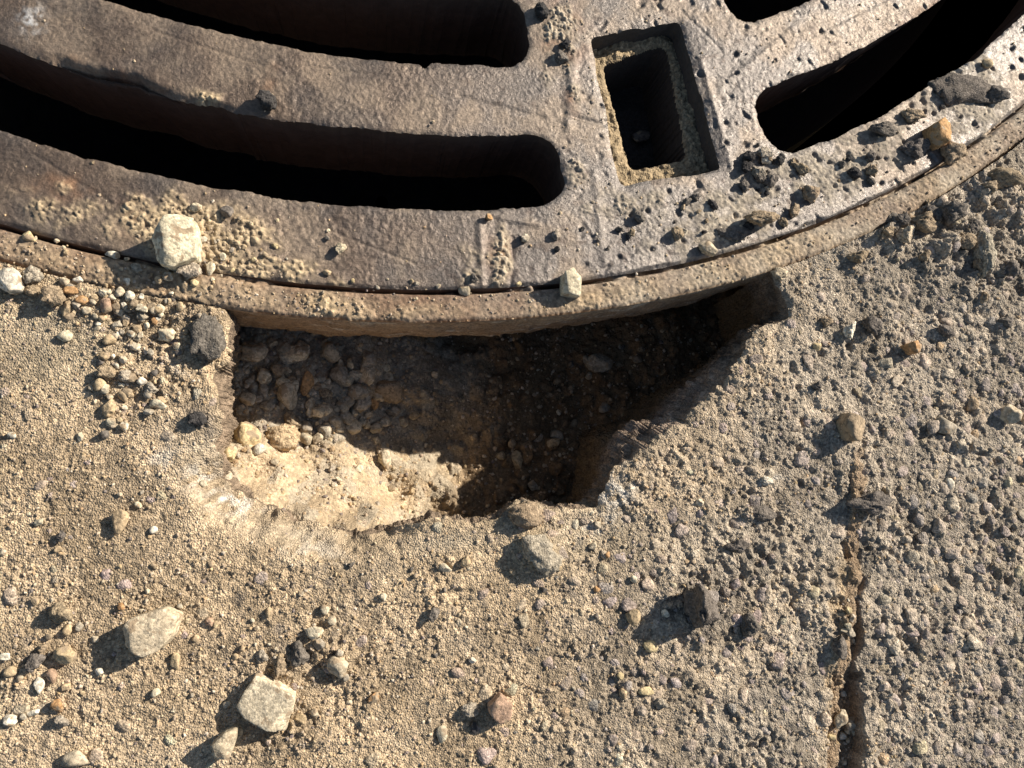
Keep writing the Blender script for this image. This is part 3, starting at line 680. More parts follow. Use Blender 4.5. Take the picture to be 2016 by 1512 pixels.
# ------------------------------------------------------------------ stones
def ico(sub):
    bm = bmesh.new(); bmesh.ops.create_icosphere(bm, subdivisions=sub, radius=1.0)
    v = np.array([x.co[:] for x in bm.verts]); f = np.array([[w.index for w in x.verts] for x in bm.faces]); bm.free()
    v /= np.linalg.norm(v, axis=1)[:, None]
    return v, f
ICO = {k: ico(k) for k in (1, 2, 3, 4, 5)}
def rock(seed, sub=3, facets=11, sharp=14.0, bump=0.06, outline=None, flat=0.75, tilt=None):
    """unit rock: soft intersection of half-spaces, plus noise; outline = convex plan polygon in unit space"""
    g = np.random.default_rng(seed)
    d, f = ICO[sub]
    nrm = g.normal(size=(facets, 3)); nrm /= np.linalg.norm(nrm, axis=1)[:, None]
    h = g.uniform(0.62, 1.05, facets)
    if outline is not None:
        n_ = []; h_ = []
        k = len(outline)
        for i in range(k):
            a = np.array(outline[i]); b = np.array(outline[(i + 1) % k]); e = b - a
            nn = np.array([e[1], -e[0]]); nn /= np.linalg.norm(nn)
            if nn @ (a + b) < 0: nn = -nn
            n_.append([nn[0], nn[1], 0.0]); h_.append(max(nn @ a, .15))
        for _ in range(6):
            an = g.uniform(0, 6.28); el = g.uniform(.5, 1.15)
            n_.append([math.cos(an) * math.cos(el), math.sin(an) * math.cos(el), math.sin(el)]); sup = max(n_[-1][0] * a_[0] + n_[-1][1] * a_[1] for a_ in outline); h_.append(sup * g.uniform(.72, 1.0) + .62 * math.sin(el) * g.uniform(.6, 1.0))
        n_ += [[0, 0, 1], [0, 0, -1]]; h_ += [.98, .8]
        if tilt is not None:
            tn = np.array([tilt[0], tilt[1], 1.0]); tn /= np.linalg.norm(tn); n_.append(list(tn)); h_.append(.66)
        nrm = np.array(n_); nrm /= np.linalg.norm(nrm, axis=1)[:, None]; h = np.array(h_)
    m = np.maximum(d @ nrm.T, 0) / h
    r = 1.0 / ((m ** sharp).sum(1) ** (1 / sharp) + 1e-6)
    if outline is None: r = np.minimum(r, 1.25)
    v = d * r[:, None]
    q = v + g.uniform(0, 50)
    disp = bump * (n3(q, .75, 1) + .6 * n3(q, .33, 2) + .4 * n3(q, .15, 3) + (.3 * n3(q, .08, 4) if sub > 3 else 0))
    v = v * (1 + disp)[:, None]
    if outline is not None:
        po = np.array(outline); lo, hi = po.min(0), po.max(0)
        v[:, :2] = lo + (v[:, :2] - v[:, :2].min(0)) / (v[:, :2].max(0) - v[:, :2].min(0)) * (hi - lo)
    if outline is None:
        ext = v.max(0) - v.min(0); v = (v - (v.max(0) + v.min(0)) / 2) / ext * 2
    return v, f
def rock_mesh(name, smooth=True, **kw):
    v, f = rock(**kw); return mesh_np(name, v, T=f, smooth=smooth)
COLS = dict(c=(.57, .49, .345), w=(.64, .575, .45), t=(.45, .34, .205), o=(.43, .255, .12), g=(.36, .31, .235), d=(.05, .046, .043), b=(.30, .23, .15),
            r=(.40, .27, .18), y=(.53, .42, .235), k=(.150, .130, .108), s=(.48, .40, .28))
ROUND = [rock_mesh('pebble', seed=s, sub=3, facets=12, sharp=9.0, bump=.08) for s in range(10)]
ANG = [rock_mesh('stone', seed=s + 40, sub=4, facets=12, sharp=45.0, bump=.09) for s in range(12)]
CLOD = [rock_mesh('clod', seed=s + 80, sub=4, facets=12, sharp=12.0, bump=.29) for s in range(12)]
for me in ROUND + ANG: me.materials.append(M_STONE)
for me in CLOD: me.materials.append(M_ROUGH)
POOL = {'r': ROUND, 'a': ANG, 'k': CLOD}
_seed = [500]
def jitter(c, a=.08):
    c = np.array(c) * (1 + rng.uniform(-a, a)) * (1 + rng.uniform(-a * .13, a * .13, 3)); return tuple(np.clip(c, 0, 1)) + (1.0,)
_bedsink = .12
def put(px, py, w, h, ckey, shape, label, name='stone', cat='stone', group=None, poly=None, hh=None, sink=.35, where='top', rot=None, tilt=None, zoff=0.0):
    """one loose stone: centre and size on the plan, colour, shape pool, label"""
    zfun = bed_z if where == 'bed' else top_z
    x, y = P(px, py, -.04 if where == 'bed' else 0.0)
    for _ in range(3):
        z = float(np.ravel(zfun(np.array([x]), np.array([y])))[0])
        x, y = P(px, py, z)
    sc = PXM * (CAM_H - z) / CAM_H
    zt = z + (hh if hh else min(w, h) * .8) * sc * .6
    sc = float(np.linalg.norm(P(px + 10, py, zt) - P(px - 10, py, zt))) / 20
    sy = float(np.linalg.norm(P(px, py + 10, zt) - P(px, py - 10, zt))) / 20
    a, b = w * sc / 2, h * sy / 2
    c = (hh * sc / 2) if hh else min(a, b) * rng.uniform(.72, .9)
    _seed[0] += 1
    if poly is not None:
        sides = [((qx - px) / (w / 2), -(qy - py) / (h / 2)) for qx, qy in poly]
        me = rock_mesh(name, seed=_seed[0], sub=5 if max(w, h) > 70 else 4, sharp=60.0, bump=.06 if shape != 'k' else .15, outline=sides, tilt=tilt)
        me.materials.append(M_ROUGH if shape == 'k' else M_STONE); rz = 0.0
    else:
        pool = POOL[shape]; me = pool[_seed[0] % len(pool)]
        rz = math.radians(rot) if rot is not None else 0.0
    o = link(name, me)
    if where == 'bed': sink = _bedsink
    zc = z + c * (1 - sink) + zoff * MM
    x, y = P(px, py, zc)
    o.location = (x, y, zc); o.scale = (a, b, c)
    o.rotation_euler = (rng.uniform(-.12, .12) if poly is None else 0, rng.uniform(-.12, .12) if poly is None else 0, rz)
    o.color = jitter(COLS[ckey])
    tag(o, label, cat, group)
    return o

# --- stones on the cover and the frame
put(350, 478, 92, 108, 'c', 'a', 'largest cream limestone chunk, standing on the cover rim with a long shadow', poly=[(302, 478), (330, 436), (378, 424), (391, 465), (393, 508), (346, 531), (318, 522)], hh=88, sink=.25, tilt=(.35, -.2))
put(371, 531, 54, 42, 'g', 'k', 'rough grey lump tucked under the largest cream limestone chunk', sink=.3)
put(414, 530, 22, 28, 'c', 'a', 'small pale upright stone just beside the rough grey lump on the rim')
put(332, 545, 24, 18, 'c', 'a', 'small pale stone in the shade under the largest limestone chunk')
put(398, 472, 22, 14, 'w', 'a', 'small white chip touching the largest limestone chunk on the cover')
put(20, 552, 52, 52, 'w', 'a', 'smooth white stone on the pavement cut by the left picture edge', poly=[(-6, 536), (25, 527), (42, 545), (45, 572), (20, 578), (-6, 565)], hh=44, sink=.25)
put(66, 541, 42, 40, 'g', 'k', 'glittering grey lump beside the white stone at the left picture edge')
put(57, 465, 28, 20, 'y', 'r', 'pale yellow pebble lodged in the gap between cover and frame')
put(221, 502, 30, 15, 'w', 'a', 'flat white chip at the end of the dark gap left of the largest limestone chunk')
put(385, 408, 28, 20, 'c', 'a', 'pale stone in the sand just above the largest limestone chunk')
put(447, 417, 30, 26, 'k', 'a', 'dark grey stone on the cover above the dusty patch')
put(671, 490, 24, 24, 's', 'k', 'sandy crumb alone on the bare part of the cover rim')
put(644, 469, 10, 10, 'k', 'a', 'tiny dark grain above the sandy crumb on the cover rim', hh=10)
put(646, 454, 9, 8, 'c', 'r', 'tiny pale grain highest above the sandy crumb on the cover rim')
put(644, 537, 18, 12, 't', 'r', 'small tan pebble near the start of the dark gap in front')
put(962, 428, 15, 14, 'o', 'a', 'small orange chip at the edge of the long front slot', hh=16)
put(1124, 558, 40, 56, 'c', 'a', 'pale squarish stone standing on the frame ring in a patch of shade', poly=[(1106, 540), (1124, 530), (1143, 547), (1142, 584), (1105, 580)], hh=50, sink=.25, tilt=(.2, -.3))
put(934, 547, 20, 18, 'k', 'k', 'grey crumb in the notch above the gap at the middle of the rim')
put(914, 573, 24, 20, 's', 'r', 'sandy pebble lying in the gap at the middle of the rim')
put(1394, 489, 36, 26, 's', 'a', 'pale greenish faceted stone in the shade of the curled dirt flake', poly=[(1376, 483), (1396, 476), (1411, 494), (1406, 503), (1384, 496)], hh=22, sink=.2)
put(1848, 262, 44, 58, 'o', 'a', 'orange-tan stone on the dirt crust near the far end of the rim', poly=[(1828, 252), (1858, 234), (1871, 246), (1863, 280), (1845, 291), (1830, 275)], hh=40, sink=.25, tilt=(.3, .2))
put(1880, 302, 56, 44, 'b', 'k', 'brown clod right under the orange-tan stone on the rim', name='dirt_clod', cat='clod')
put(1943, 126, 20, 18, 't', 'r', 'tan pebble beyond the tip of the large dark dirt crust')
put(1510, 315, 22, 14, 'w', 'a', 'white chip on the rim beside the rounded end of the right slot')
put(1312, 92, 16, 12, 'w', 'a', 'bluish white chip inside the shaded top of the pick hole recess', zoff=-9.5)
put(525, 198, 46, 36, 'd', 'k', 'black tar lump on the bar between the two long slots', name='tar_lump', cat='tar lump', hh=34, sink=.2, rot=-30)
put(1067, 20, 30, 36, 'd', 'k', 'black tar lump on the spoke at the top picture edge', name='tar_lump', cat='tar lump')
put(1112, 88, 24, 20, 'd', 'k', 'upper one of two black tar lumps on the rusty spoke', name='tar_lump', cat='tar lump')
put(1106, 112, 28, 24, 'k', 'k', 'lower one of two black tar lumps on the rusty spoke', name='tar_lump', cat='tar lump')
put(1262, 268, 40, 30, 'k', 'a', 'dim grey stone lying deep inside the pick hole', zoff=-33)
put(1900, 178, 130, 70, 'k', 'k', 'large dark flaky dirt crust at the end of the right slot', name='dirt_crust', cat='dirt crust', hh=34, rot=0, sink=.85)
put(1960, 185, 46, 34, 'k', 'k', 'dark round dirt lump beyond the large flaky crust', name='dirt_crust', cat='dirt crust')
put(1742, 255, 60, 28, 'k', 'k', 'dark crumbly dirt ridge along the lower edge of the right slot', name='dirt_crust', cat='dirt crust', sink=.3)
put(1800, 228, 50, 26, 'b', 'k', 'brown crumbly dirt ridge nearer the orange-tan stone', name='dirt_crust', cat='dirt crust', sink=.3)
put(1806, 290, 60, 44, 'k', 'k', 'dark hollow dirt crust left of the brown clod on the rim', name='dirt_crust', cat='dirt crust', hh=22, sink=.4)
put(1502, 432, 66, 34, 'b', 'k', 'curled brown dirt flake standing up on the rim and casting shade', name='dirt_crust', cat='dirt crust', hh=56, sink=.2)
put(1440, 462, 60, 26, 'k', 'k', 'low dark dirt flake between the pale faceted stone and the curled flake', name='dirt_crust', cat='dirt crust', hh=16)
# --- gravel spill left of the hole
SP = 'stones in the gravel spill left of the hole'
for px, py, w, h, c, s, lab in [
    (105, 583, 48, 46, 'b', 'k', 'rough brown stone at the head of the gravel spill'), (62, 572, 32, 26, 'b', 'k', 'brown crumb between the white edge stone and the gravel spill'),
    (140, 572, 34, 16, 'o', 'a', 'flat orange chip on the top edge of the gravel spill'), (160, 590, 30, 20, 'o', 'r', 'orange pebble just below the flat orange chip'),
    (131, 607, 22, 34, 't', 'a', 'long tan chip pointing down in the gravel spill'), (209, 602, 24, 32, 'r', 'r', 'dark reddish oval pebble in the gravel spill'),
    (154, 551, 22, 15, 'w', 'a', 'white chip above the flat orange chip'), (128, 556, 20, 20, 's', 'r', 'sandy pebble above the rough brown stone'),
    (203, 576, 22, 17, 'c', 'a', 'cream chip above the dark reddish oval pebble'), (236, 575, 20, 20, 's', 'r', 'sandy pebble right of the cream chip in the spill'),
    (256, 582, 20, 20, 'w', 'a', 'bright white split pebble in the gravel spill'), (280, 607, 24, 18, 'c', 'a', 'wedge-shaped cream pebble in the gravel spill'),
    (317, 609, 16, 20, 'c', 'r', 'narrow cream pebble nearest the buried frame edge'), (302, 610, 16, 18, 's', 'r', 'sandy pebble just left of the narrow cream pebble'),
    (127, 661, 32, 24, 'c', 'r', 'smooth cream oval pebble at the outer left of the gravel spill'), (328, 660, 38, 28, 'c', 'a', 'largest cream stone in the lower gravel spill'),
    (216, 669, 28, 22, 't', 'r', 'tan pebble in the middle of the lower gravel spill'), (258, 657, 18, 14, 'w', 'r', 'white pebble left of the largest cream stone in the spill'),
    (232, 640, 24, 20, 'g', 'a', 'grey angular stone in the middle of the gravel spill'), (235, 615, 26, 20, 's', 'a', 'pale angular stone beside the dark reddish oval pebble'),
    (287, 690, 14, 16, 'w', 'a', 'white shard at the lower end of the gravel spill'), (348, 682, 16, 18, 'c', 'r', 'cream pebble at the foot of the largest cream spill stone'),
    (305, 633, 14, 14, 'o', 'r', 'small orange pebble in the gravel spill'), (270, 665, 16, 18, 's', 'a', 'small sandy wedge beside the white spill pebble'),
    (210, 733, 40, 30, 'b', 'k', 'brown rough lump below the gravel spill'), (246, 740, 30, 28, 'g', 'k', 'grey rough lump right of the brown rough lump'),
    (197, 757, 24, 26, 't', 'r', 'tan pebble under the brown rough lump'), (244, 780, 24, 24, 't', 'r', 'round tan pebble in the loose strip left of the hole'),
    (298, 764, 30, 24, 'g', 'k', 'grey crumbly stone on the loose strip beside the hole'), (311, 795, 36, 22, 'c', 'a', 'long cream stone on the loose strip beside the hole'),
    (215, 803, 26, 40, 't', 'a', 'long tan stone standing in the loose strip'), (219, 833, 22, 22, 'c', 'r', 'cream pebble at the lower end of the loose strip'),
    (158, 860, 16, 20, 'c', 'a', 'small cream chip alone left of the loose strip'), (150, 600, 20, 16, 'g', 'a', 'grey chip between the orange pebble and the long tan chip')]:
    put(px, py, w, h, c, s, lab, group=SP)
# --- stones on the sandy pavement
put(298, 1243, 112, 96, 's', 'a', 'large rounded grey-beige stone on the sandy pavement', poly=[(243, 1232), (262, 1214), (325, 1196), (353, 1214), (347, 1255), (322, 1281), (288, 1290), (252, 1268)], hh=78, sink=.25, tilt=(.1, -.2))
put(525, 1383, 118, 116, 'c', 'a', 'large flat cream stone with jagged edges on the sandy pavement', poly=[(466, 1387), (500, 1325), (545, 1345), (582, 1367), (583, 1390), (565, 1440), (530, 1434), (482, 1408)], hh=56, sink=.15, tilt=(-.3, .3))
put(445, 1464, 52, 60, 's', 'a', 'lumpy cream stone below the large flat cream stone', poly=[(418, 1460), (440, 1440), (468, 1430), (468, 1455), (455, 1490), (425, 1494)], hh=50, sink=.25)
for px, py, w, h, c, s, lab in [
    (236, 1027, 36, 50, 't', 'a', 'tan upright stone alone above the large grey-beige stone'), (120, 1056, 26, 24, 'k', 'k', 'dark crumb left of the tan upright stone'),
    (302, 1043, 18, 16, 'w', 'r', 'small white pebble right of the tan upright stone'), (76, 1028, 20, 16, 'c', 'a', 'cream chip left of the dark crumb'),
    (23, 857, 18, 14, 'w', 'r', 'white pebble near the left picture edge below the smooth concrete'), (118, 1206, 56, 46, 'b', 'k', 'brown lumpy stone left of the large grey-beige stone'),
    (132, 1240, 20, 24, 't', 'r', 'tan pebble under the brown lumpy stone'), (127, 1290, 54, 38, 't', 'a', 'tan-orange stone in the pebble cluster at the left edge'),
    (84, 1276, 26, 26, 'b', 'k', 'brown crumb left of the tan-orange stone'), (70, 1304, 38, 38, 'k', 'k', 'dark grey stone in the pebble cluster at the left edge'),
    (102, 1331, 24, 30, 'r', 'r', 'reddish brown pebble below the tan-orange stone'), (77, 1350, 22, 36, 'w', 'r', 'white oval pebble below the dark grey stone'),
    (20, 1322, 30, 22, 't', 'r', 'tan pebble at the left picture edge in the cluster'), (10, 1292, 24, 16, 'w', 'a', 'white chip at the left picture edge in the cluster'),
    (112, 1391, 26, 28, 'o', 'r', 'orange pebble in the lower left cluster'), (65, 1403, 26, 14, 'w', 'a', 'flat white chip left of the orange pebble'),
    (20, 1418, 30, 24, 'w', 'r', 'round white pebble in the lower left corner'), (118, 1420, 40, 26, 'g', 'k', 'grey lumpy stone under the orange pebble'),
    (196, 1322, 18, 16, 'w', 'r', 'white pebble between the cluster and the large grey-beige stone'), (307, 1363, 20, 18, 'c', 'r', 'cream pebble below the large grey-beige stone'),
    (413, 1225, 18, 18, 'r', 'r', 'reddish pebble right of the large grey-beige stone'), (238, 1194, 14, 16, 'o', 'a', 'small orange chip above the large grey-beige stone'),
    (345, 1302, 18, 36, 't', 'a', 'thin tan chip under the edge of the large grey-beige stone'), (150, 1492, 54, 34, 's', 'r', 'cream stone cut by the bottom picture edge'),
    (618, 1245, 40, 26, 'c', 'a', 'cream angular stone at the top of the crumbled patch'), (640, 1201, 18, 22, 'c', 'r', 'cream pebble above the crumbled patch'),
    (653, 1222, 20, 20, 's', 'r', 'round sandy pebble above the crumbled patch'), (590, 1287, 42, 54, 'k', 'k', 'tall dark clod in the crumbled patch'),
    (552, 1312, 28, 52, 'b', 'k', 'narrow brown clod left of the tall dark clod'), (515, 1292, 28, 28, 'g', 'k', 'grey crumb left of the narrow brown clod'),
    (665, 1313, 44, 46, 's', 'r', 'rounded beige stone right of the tall dark clod'), (628, 1268, 26, 24, 'g', 'a', 'grey stone between the cream angular stone and the dark clod'),
    (592, 1416, 26, 22, 't', 'a', 'tan chip right of the large flat cream stone'), (620, 1402, 18, 18, 's', 'r', 'sandy pebble beside the tan chip'),
    (470, 1440, 18, 18, 't', 'r', 'tan pebble between the two cream stones at the bottom'), (530, 1205, 16, 20, 't', 'a', 'tan wedge above the crumbled patch'),
    (925, 1398, 42, 32, 'g', 'k', 'grey stone left of the pointed pinkish stone'), (933, 1432, 14, 24, 'd', 'a', 'small black chip under the grey stone'),
    (870, 1445, 22, 36, 'c', 'r', 'cream standing pebble near the bottom edge'), (735, 1376, 22, 26, 'o', 'a', 'orange-tan pointed chip near the bottom middle'),
    (875, 1118, 30, 20, 'c', 'a', 'cream wedge just below the hole'), (917, 1106, 20, 24, 't', 'a', 'tan stone right of the cream wedge'),
    (753, 1175, 16, 16, 'c', 'a', 'cream chip lower left of the cream wedge'), (930, 1300, 14, 14, 'w', 'a', 'tiny white chip in the middle of the pavement'),
    (690, 1112, 18, 14, 'k', 'k', 'dark chip in the pale worn concrete below the hole'), (855, 1210, 24, 30, 'k', 'k', 'dark crumb in the rut below the cream wedge'),
    (1281, 1273, 28, 24, 'y', 'r', 'golden pebble lying in the shade of the dark lump'), (1175, 1160, 14, 12, 'o', 'a', 'tiny orange chip above the flat tan stone'),
    (1247, 1215, 28, 34, 't', 'a', 'flat tan stone above the golden pebble'), (1271, 1360, 32, 18, 'y', 'a', 'long yellow pebble right of the bottom middle'),
    (1227, 1366, 16, 22, 't', 'r', 'tan pebble beside the long yellow pebble'), (1221, 1331, 14, 16, 'y', 'r', 'small yellow pebble above the tan pebble'),
    (1311, 1208, 16, 18, 'w', 'a', 'white pebble left of the dark lump'), (1300, 1385, 28, 24, 'g', 'k', 'grey clod right of the long yellow pebble'),
    (1608, 683, 16, 16, 'y', 'r', 'pale yellow pebble on the grey concrete right of the hole'), (1630, 634, 26, 20, 'b', 'k', 'brown crumb above the pale yellow pebble'),
    (1673, 650, 24, 36, 'w', 'k', 'white crumbly lump on the grey concrete right of the hole'), (1720, 642, 40, 40, 'k', 'k', 'dark hollow crumb right of the white crumbly lump'),
    (1866, 652, 36, 26, 'k', 'k', 'dark crumb upper right of the orange brick chip'), (1860, 836, 42, 38, 'g', 'a', 'blue-grey flat stone near the right picture edge'),
    (1870, 955, 18, 30, 'w', 'r', 'white oval pebble near the right picture edge'), (1608, 760, 20, 20, 'k', 'k', 'dark crumb below the pale yellow pebble'),
    (1510, 946, 26, 20, 'w', 'k', 'white crumbly lump below the right end of the hole'), (1655, 1416, 24, 38, 's', 'a', 'pale leaf-thin stone lying in the joint'),
    (1637, 1452, 16, 14, 'y', 'r', 'yellow pebble in the joint below the pale thin stone'), (1690, 1180, 22, 20, 'k', 'k', 'dark fluffy clump caught in the upper joint'),
    (1655, 1275, 30, 50, 'k', 'k', 'long dark clump wedged in the middle of the joint'), (1990, 815, 34, 40, 's', 'a', 'half-buried pale stone at the right picture edge')]:
    put(px, py, w, h, c, s, lab)
put(985, 1396, 48, 62, 'r', 'a', 'pointed pinkish tan stone near the bottom middle', poly=[(961, 1388), (985, 1364), (1008, 1386), (1006, 1418), (985, 1427), (963, 1404)], hh=48, sink=.2, tilt=(.1, -.3))
put(1796, 684, 32, 26, 'o', 'a', 'orange brick chip with a long shadow right of the hole', poly=[(1780, 680), (1798, 672), (1811, 678), (1810, 695), (1795, 697)], hh=34, sink=.1, tilt=(.4, 0))
put(1679, 840, 46, 62, 'b', 'a', 'brown upright stone at the head of the joint with a round shadow', poly=[(1656, 832), (1668, 812), (1690, 820), (1702, 828), (1686, 870), (1664, 866)], hh=46, sink=.3, tilt=(.5, .1))
for px, py, w, h, hh, c, lab in [(408, 668, 76, 108, 60, 'k', 'dark grey asphalt lump overhanging the left end of the hole'), (1036, 1014, 78, 60, 56, 'b', 'rough beige concrete lump on the near edge of the hole'),
    (1708, 990, 96, 50, 44, 'k', 'grey asphalt lump at the upper end of the joint'), (1384, 1192, 62, 96, 90, 'k', 'tall dark lump casting a wide shadow between hole and joint'),
    (1480, 1230, 44, 50, 34, 'k', 'dark lump right of the tall dark lump'), (1938, 500, 40, 100, 46, 'g', 'long pale grey lump at the upper right in crumbled ground'),
    (1975, 350, 70, 40, 40, 'b', 'brown clod against the frame at the right picture edge'), (1820, 440, 60, 40, 40, 'b', 'brown clod between the frame and the long grey lump'),
    (1880, 420, 60, 46, 44, 'k', 'dark clod above the long grey lump'), (1690, 505, 44, 28, 26, 'b', 'brown clod on the ground just outside the frame'), (1536, 540, 34, 28, 30, 's', 'sandy lump at the pointed far end of the hole'),
    (1070, 1092, 90, 84, 50, 'g', 'grey rock half sunk in the concrete below the beige lump'), (388, 826, 40, 34, 30, 'd', 'black tar shard set in the left edge of the hole'),
    (1500, 1010, 60, 36, 26, 'k', 'dark crumb ridge below the white crumbly lump'), (1450, 1075, 50, 30, 24, 'k', 'dark crumb ridge left of the joint')]:
    put(px, py, w, h, c, 'k', lab, name='clod', cat='clod', hh=hh, sink={408: .8, 1036: .7, 1070: 1.25, 388: .7}.get(px, .5))
# --- stones on the bed of the hole
HB = 'stones on the bed of the hole'
for px, py, w, h, c, s, lab in [
    (500, 695, 56, 36, 's', 'a', 'pale blocky stone in the shaded left corner of the hole'), (580, 697, 62, 42, 'c', 'a', 'large pale angular stone in the shaded hole under the frame'),
    (652, 692, 40, 42, 'g', 'a', 'grey stone right of the large pale angular stone in the hole'), (605, 755, 28, 50, 'o', 'r', 'orange-brown upright oval pebble in the shaded hole'),
    (564, 780, 42, 56, 's', 'a', 'tall pale stone left of the orange-brown oval pebble'), (518, 770, 22, 44, 'g', 'a', 'thin grey stone standing in the shaded hole'),
    (488, 786, 36, 28, 's', 'a', 'pale stone left of the thin grey standing stone'), (706, 773, 42, 36, 'g', 'a', 'pinkish grey stone left of the brown oval stone in the hole'),
    (764, 771, 58, 50, 'b', 'r', 'large brown oval stone at the edge of the deep shade'), (737, 796, 20, 24, 'o', 'r', 'small orange pebble under the large brown oval stone'),
    (681, 794, 38, 26, 'g', 'a', 'flat grey stone lower left of the pinkish grey stone'), (610, 797, 20, 30, 's', 'r', 'small pale pebble under the orange-brown oval pebble'),
    (724, 738, 34, 42, 's', 'a', 'pale stone above the pinkish grey stone in the hole'), (670, 720, 14, 28, 'c', 'r', 'thin cream pebble in the shaded gravel'),
    (690, 716, 16, 24, 's', 'a', 'sandy sliver right of the thin cream pebble'), (741, 841, 26, 26, 'g', 'a', 'grey stone near the sunlit edge of the hole shade'),
    (713, 829, 22, 22, 'g', 'k', 'pitted grey pebble left of the grey stone near the sunlit edge'), (630, 745, 26, 22, 'g', 'a', 'blue-grey chip right of the orange-brown oval pebble'),
    (600, 665, 30, 20, 'g', 'a', 'blue-grey stone tight under the frame wall'), (548, 730, 30, 24, 'b', 'r', 'brown pebble below the large pale angular stone'),
    (640, 775, 30, 28, 'b', 'k', 'brown crumb between the orange-brown oval and the flat grey stone'), (487, 854, 58, 54, 'y', 'a', 'sunlit yellowish stone at the edge of the shade in the hole'),
    (555, 862, 74, 60, 't', 'k', 'large sandy lump beside the sunlit yellowish stone'), (511, 884, 28, 24, 'w', 'r', 'small white sunlit pebble below the yellowish stone'),
    (602, 864, 28, 26, 's', 'r', 'pebble half in sun right of the large sandy lump'), (626, 862, 22, 26, 's', 'a', 'second pebble half in sun along the shade line'),
    (441, 938, 34, 32, 's', 'r', 'smooth sandy pebble against the left side of the hole'), (448, 895, 34, 36, 'y', 'a', 'yellowish sandy stone left below the sunlit yellowish stone'),
    (757, 905, 26, 40, 'c', 'a', 'pale stone near the right end of the sunlit sand'), (1180, 714, 52, 42, 'g', 'a', 'blue-grey stone alone in the deep dark end of the hole'),
    (1017, 905, 24, 38, 't', 'a', 'tan upright stone in the dark middle of the hole'), (985, 897, 20, 18, 't', 'r', 'tan pebble left of the tan upright stone'),
    (1096, 856, 26, 20, 'g', 'a', 'bluish chip in the dark right part of the hole'), (1160, 740, 18, 16, 's', 'r', 'pale pebble below the blue-grey stone in the dark end'),
    (856, 738, 14, 14, 's', 'r', 'small pale pebble on the dark soil of the hole'), (1100, 812, 10, 12, 'w', 'r', 'tiny white pebble on the dark soil of the hole'),
    (640, 850, 26, 30, 'g', 'a', 'dark grey block just inside the shade line'), (575, 830, 44, 40, 'b', 'k', 'brown lump just inside the shade line'), (660, 832, 24, 24, 'g', 'r', 'grey pebble just inside the shade line')]:
    put(px, py, w, h, c, s, lab, group=HB, where='bed')

# --- many small pebbles, each its own object
def scatter(n, spots, size, cols, shapes, label, group, where='top', name='pebble', cat='pebble', sink=.35):
    k = 0; tries = 0
    while k < n and tries < n * 30:
        tries += 1
        cx, cy, rx, ry, an = spots[rng.integers(len(spots))]
        a = math.radians(an); u, v = rng.normal(0, .55, 2)
        px = cx + u * rx * math.cos(a) - v * ry * math.sin(a); py = cy + u * rx * math.sin(a) + v * ry * math.cos(a)
        if not (-10 < px < 2026 and -10 < py < 1522): continue
        x, y = P(px, py)
        if where == 'top':
            if hole_sdf(np.array([x]), np.array([y]))[0] < 2 * MM and polar(x, y)[0] > R_B: continue
            r, t = polar(x, y)
            if r < R_A and min(arc_sdf(np.array([r]), np.array([t]), s_)[0] for s_ in SLOTS) < 1.5 * MM: continue
            if quad_sdf(np.array([x]), np.array([y]), OUT, 2 * MM)[0] < 1.5 * MM: continue
        elif hole_sdf(np.array(P(px, py, 0))[None, 0], np.array(P(px, py, 0))[None, 1])[0] > -1 * MM: continue
        w = rng.uniform(*size) * (0.75 + .5 * rng.random())
        put(px, py, w, w * rng.uniform(.65, 1.2), cols[rng.integers(len(cols))], shapes[rng.integers(len(shapes))], label, name=name, cat=cat, group=group, where=where, sink=sink, rot=rng.uniform(0, 360))
        k += 1
scatter(95, [(180, 590, 110, 45, 14), (270, 640, 90, 70, 30), (300, 600, 100, 30, 10), (240, 760, 70, 90, 20)], (10, 19), 'cwstgbtsk', 'ra', 'small loose pebble in the gravel spill left of the hole', 'small pebbles of the gravel spill')
scatter(28, [(420, 490, 90, 60, 20), (520, 510, 80, 40, 10), (120, 480, 110, 14, 14), (400, 560, 60, 30, 0), (760, 560, 200, 10, 1)], (7, 13), 'cstyg', 'ra', 'small pebble in the sand on the left part of the cover rim', 'small pebbles on the cover rim')
scatter(50, [(1440, 370, 110, 60, -20), (1530, 340, 60, 50, 0), (1220, 470, 110, 60, 0), (1700, 330, 120, 50, -28), (1380, 440, 60, 50, 0)], (8, 27), 'kkdbbg', 'k', 'dark tar crumb on the right part of the cover rim', 'tar crumbs on the cover', name='tar_crumb', cat='tar crumb')
scatter(34, [(600, 730, 150, 70, 0), (700, 760, 90, 60, 0), (650, 820, 120, 40, 5)], (19, 36), 'gscsg', 'a', 'pale angular stone in the shaded gravel of the hole', 'shaded stones in the hole', where='bed', name='stone', cat='stone')
scatter(42, [(600, 740, 170, 80, 0), (700, 830, 90, 30, 0), (620, 900, 150, 30, 6), (700, 950, 110, 50, 0)], (10, 20), 'csgtbs', 'ra', 'small pebble lying on the bed at the left of the hole', 'small pebbles on the hole bed', where='bed')
scatter(20, [(1030, 880, 130, 60, 0), (1200, 720, 160, 60, -20)], (9, 22), 'bgtk', 'rak', 'small pebble in the dark deep part of the hole', 'pebbles in the dark of the hole', where='bed')
scatter(42, [(120, 1320, 140, 130, 0), (250, 1100, 260, 180, 0), (560, 1300, 160, 120, 0)], (9, 18), 'ctsstgb', 'ra', 'small loose pebble on the sandy pavement at the lower left', 'small pebbles on the sandy pavement')
scatter(26, [(1000, 1300, 260, 150, 0), (1300, 1100, 220, 120, 0), (900, 1150, 160, 60, 0)], (9, 18), 'ctsogk', 'ra', 'small loose pebble on the concrete below the hole', 'small pebbles below the hole')
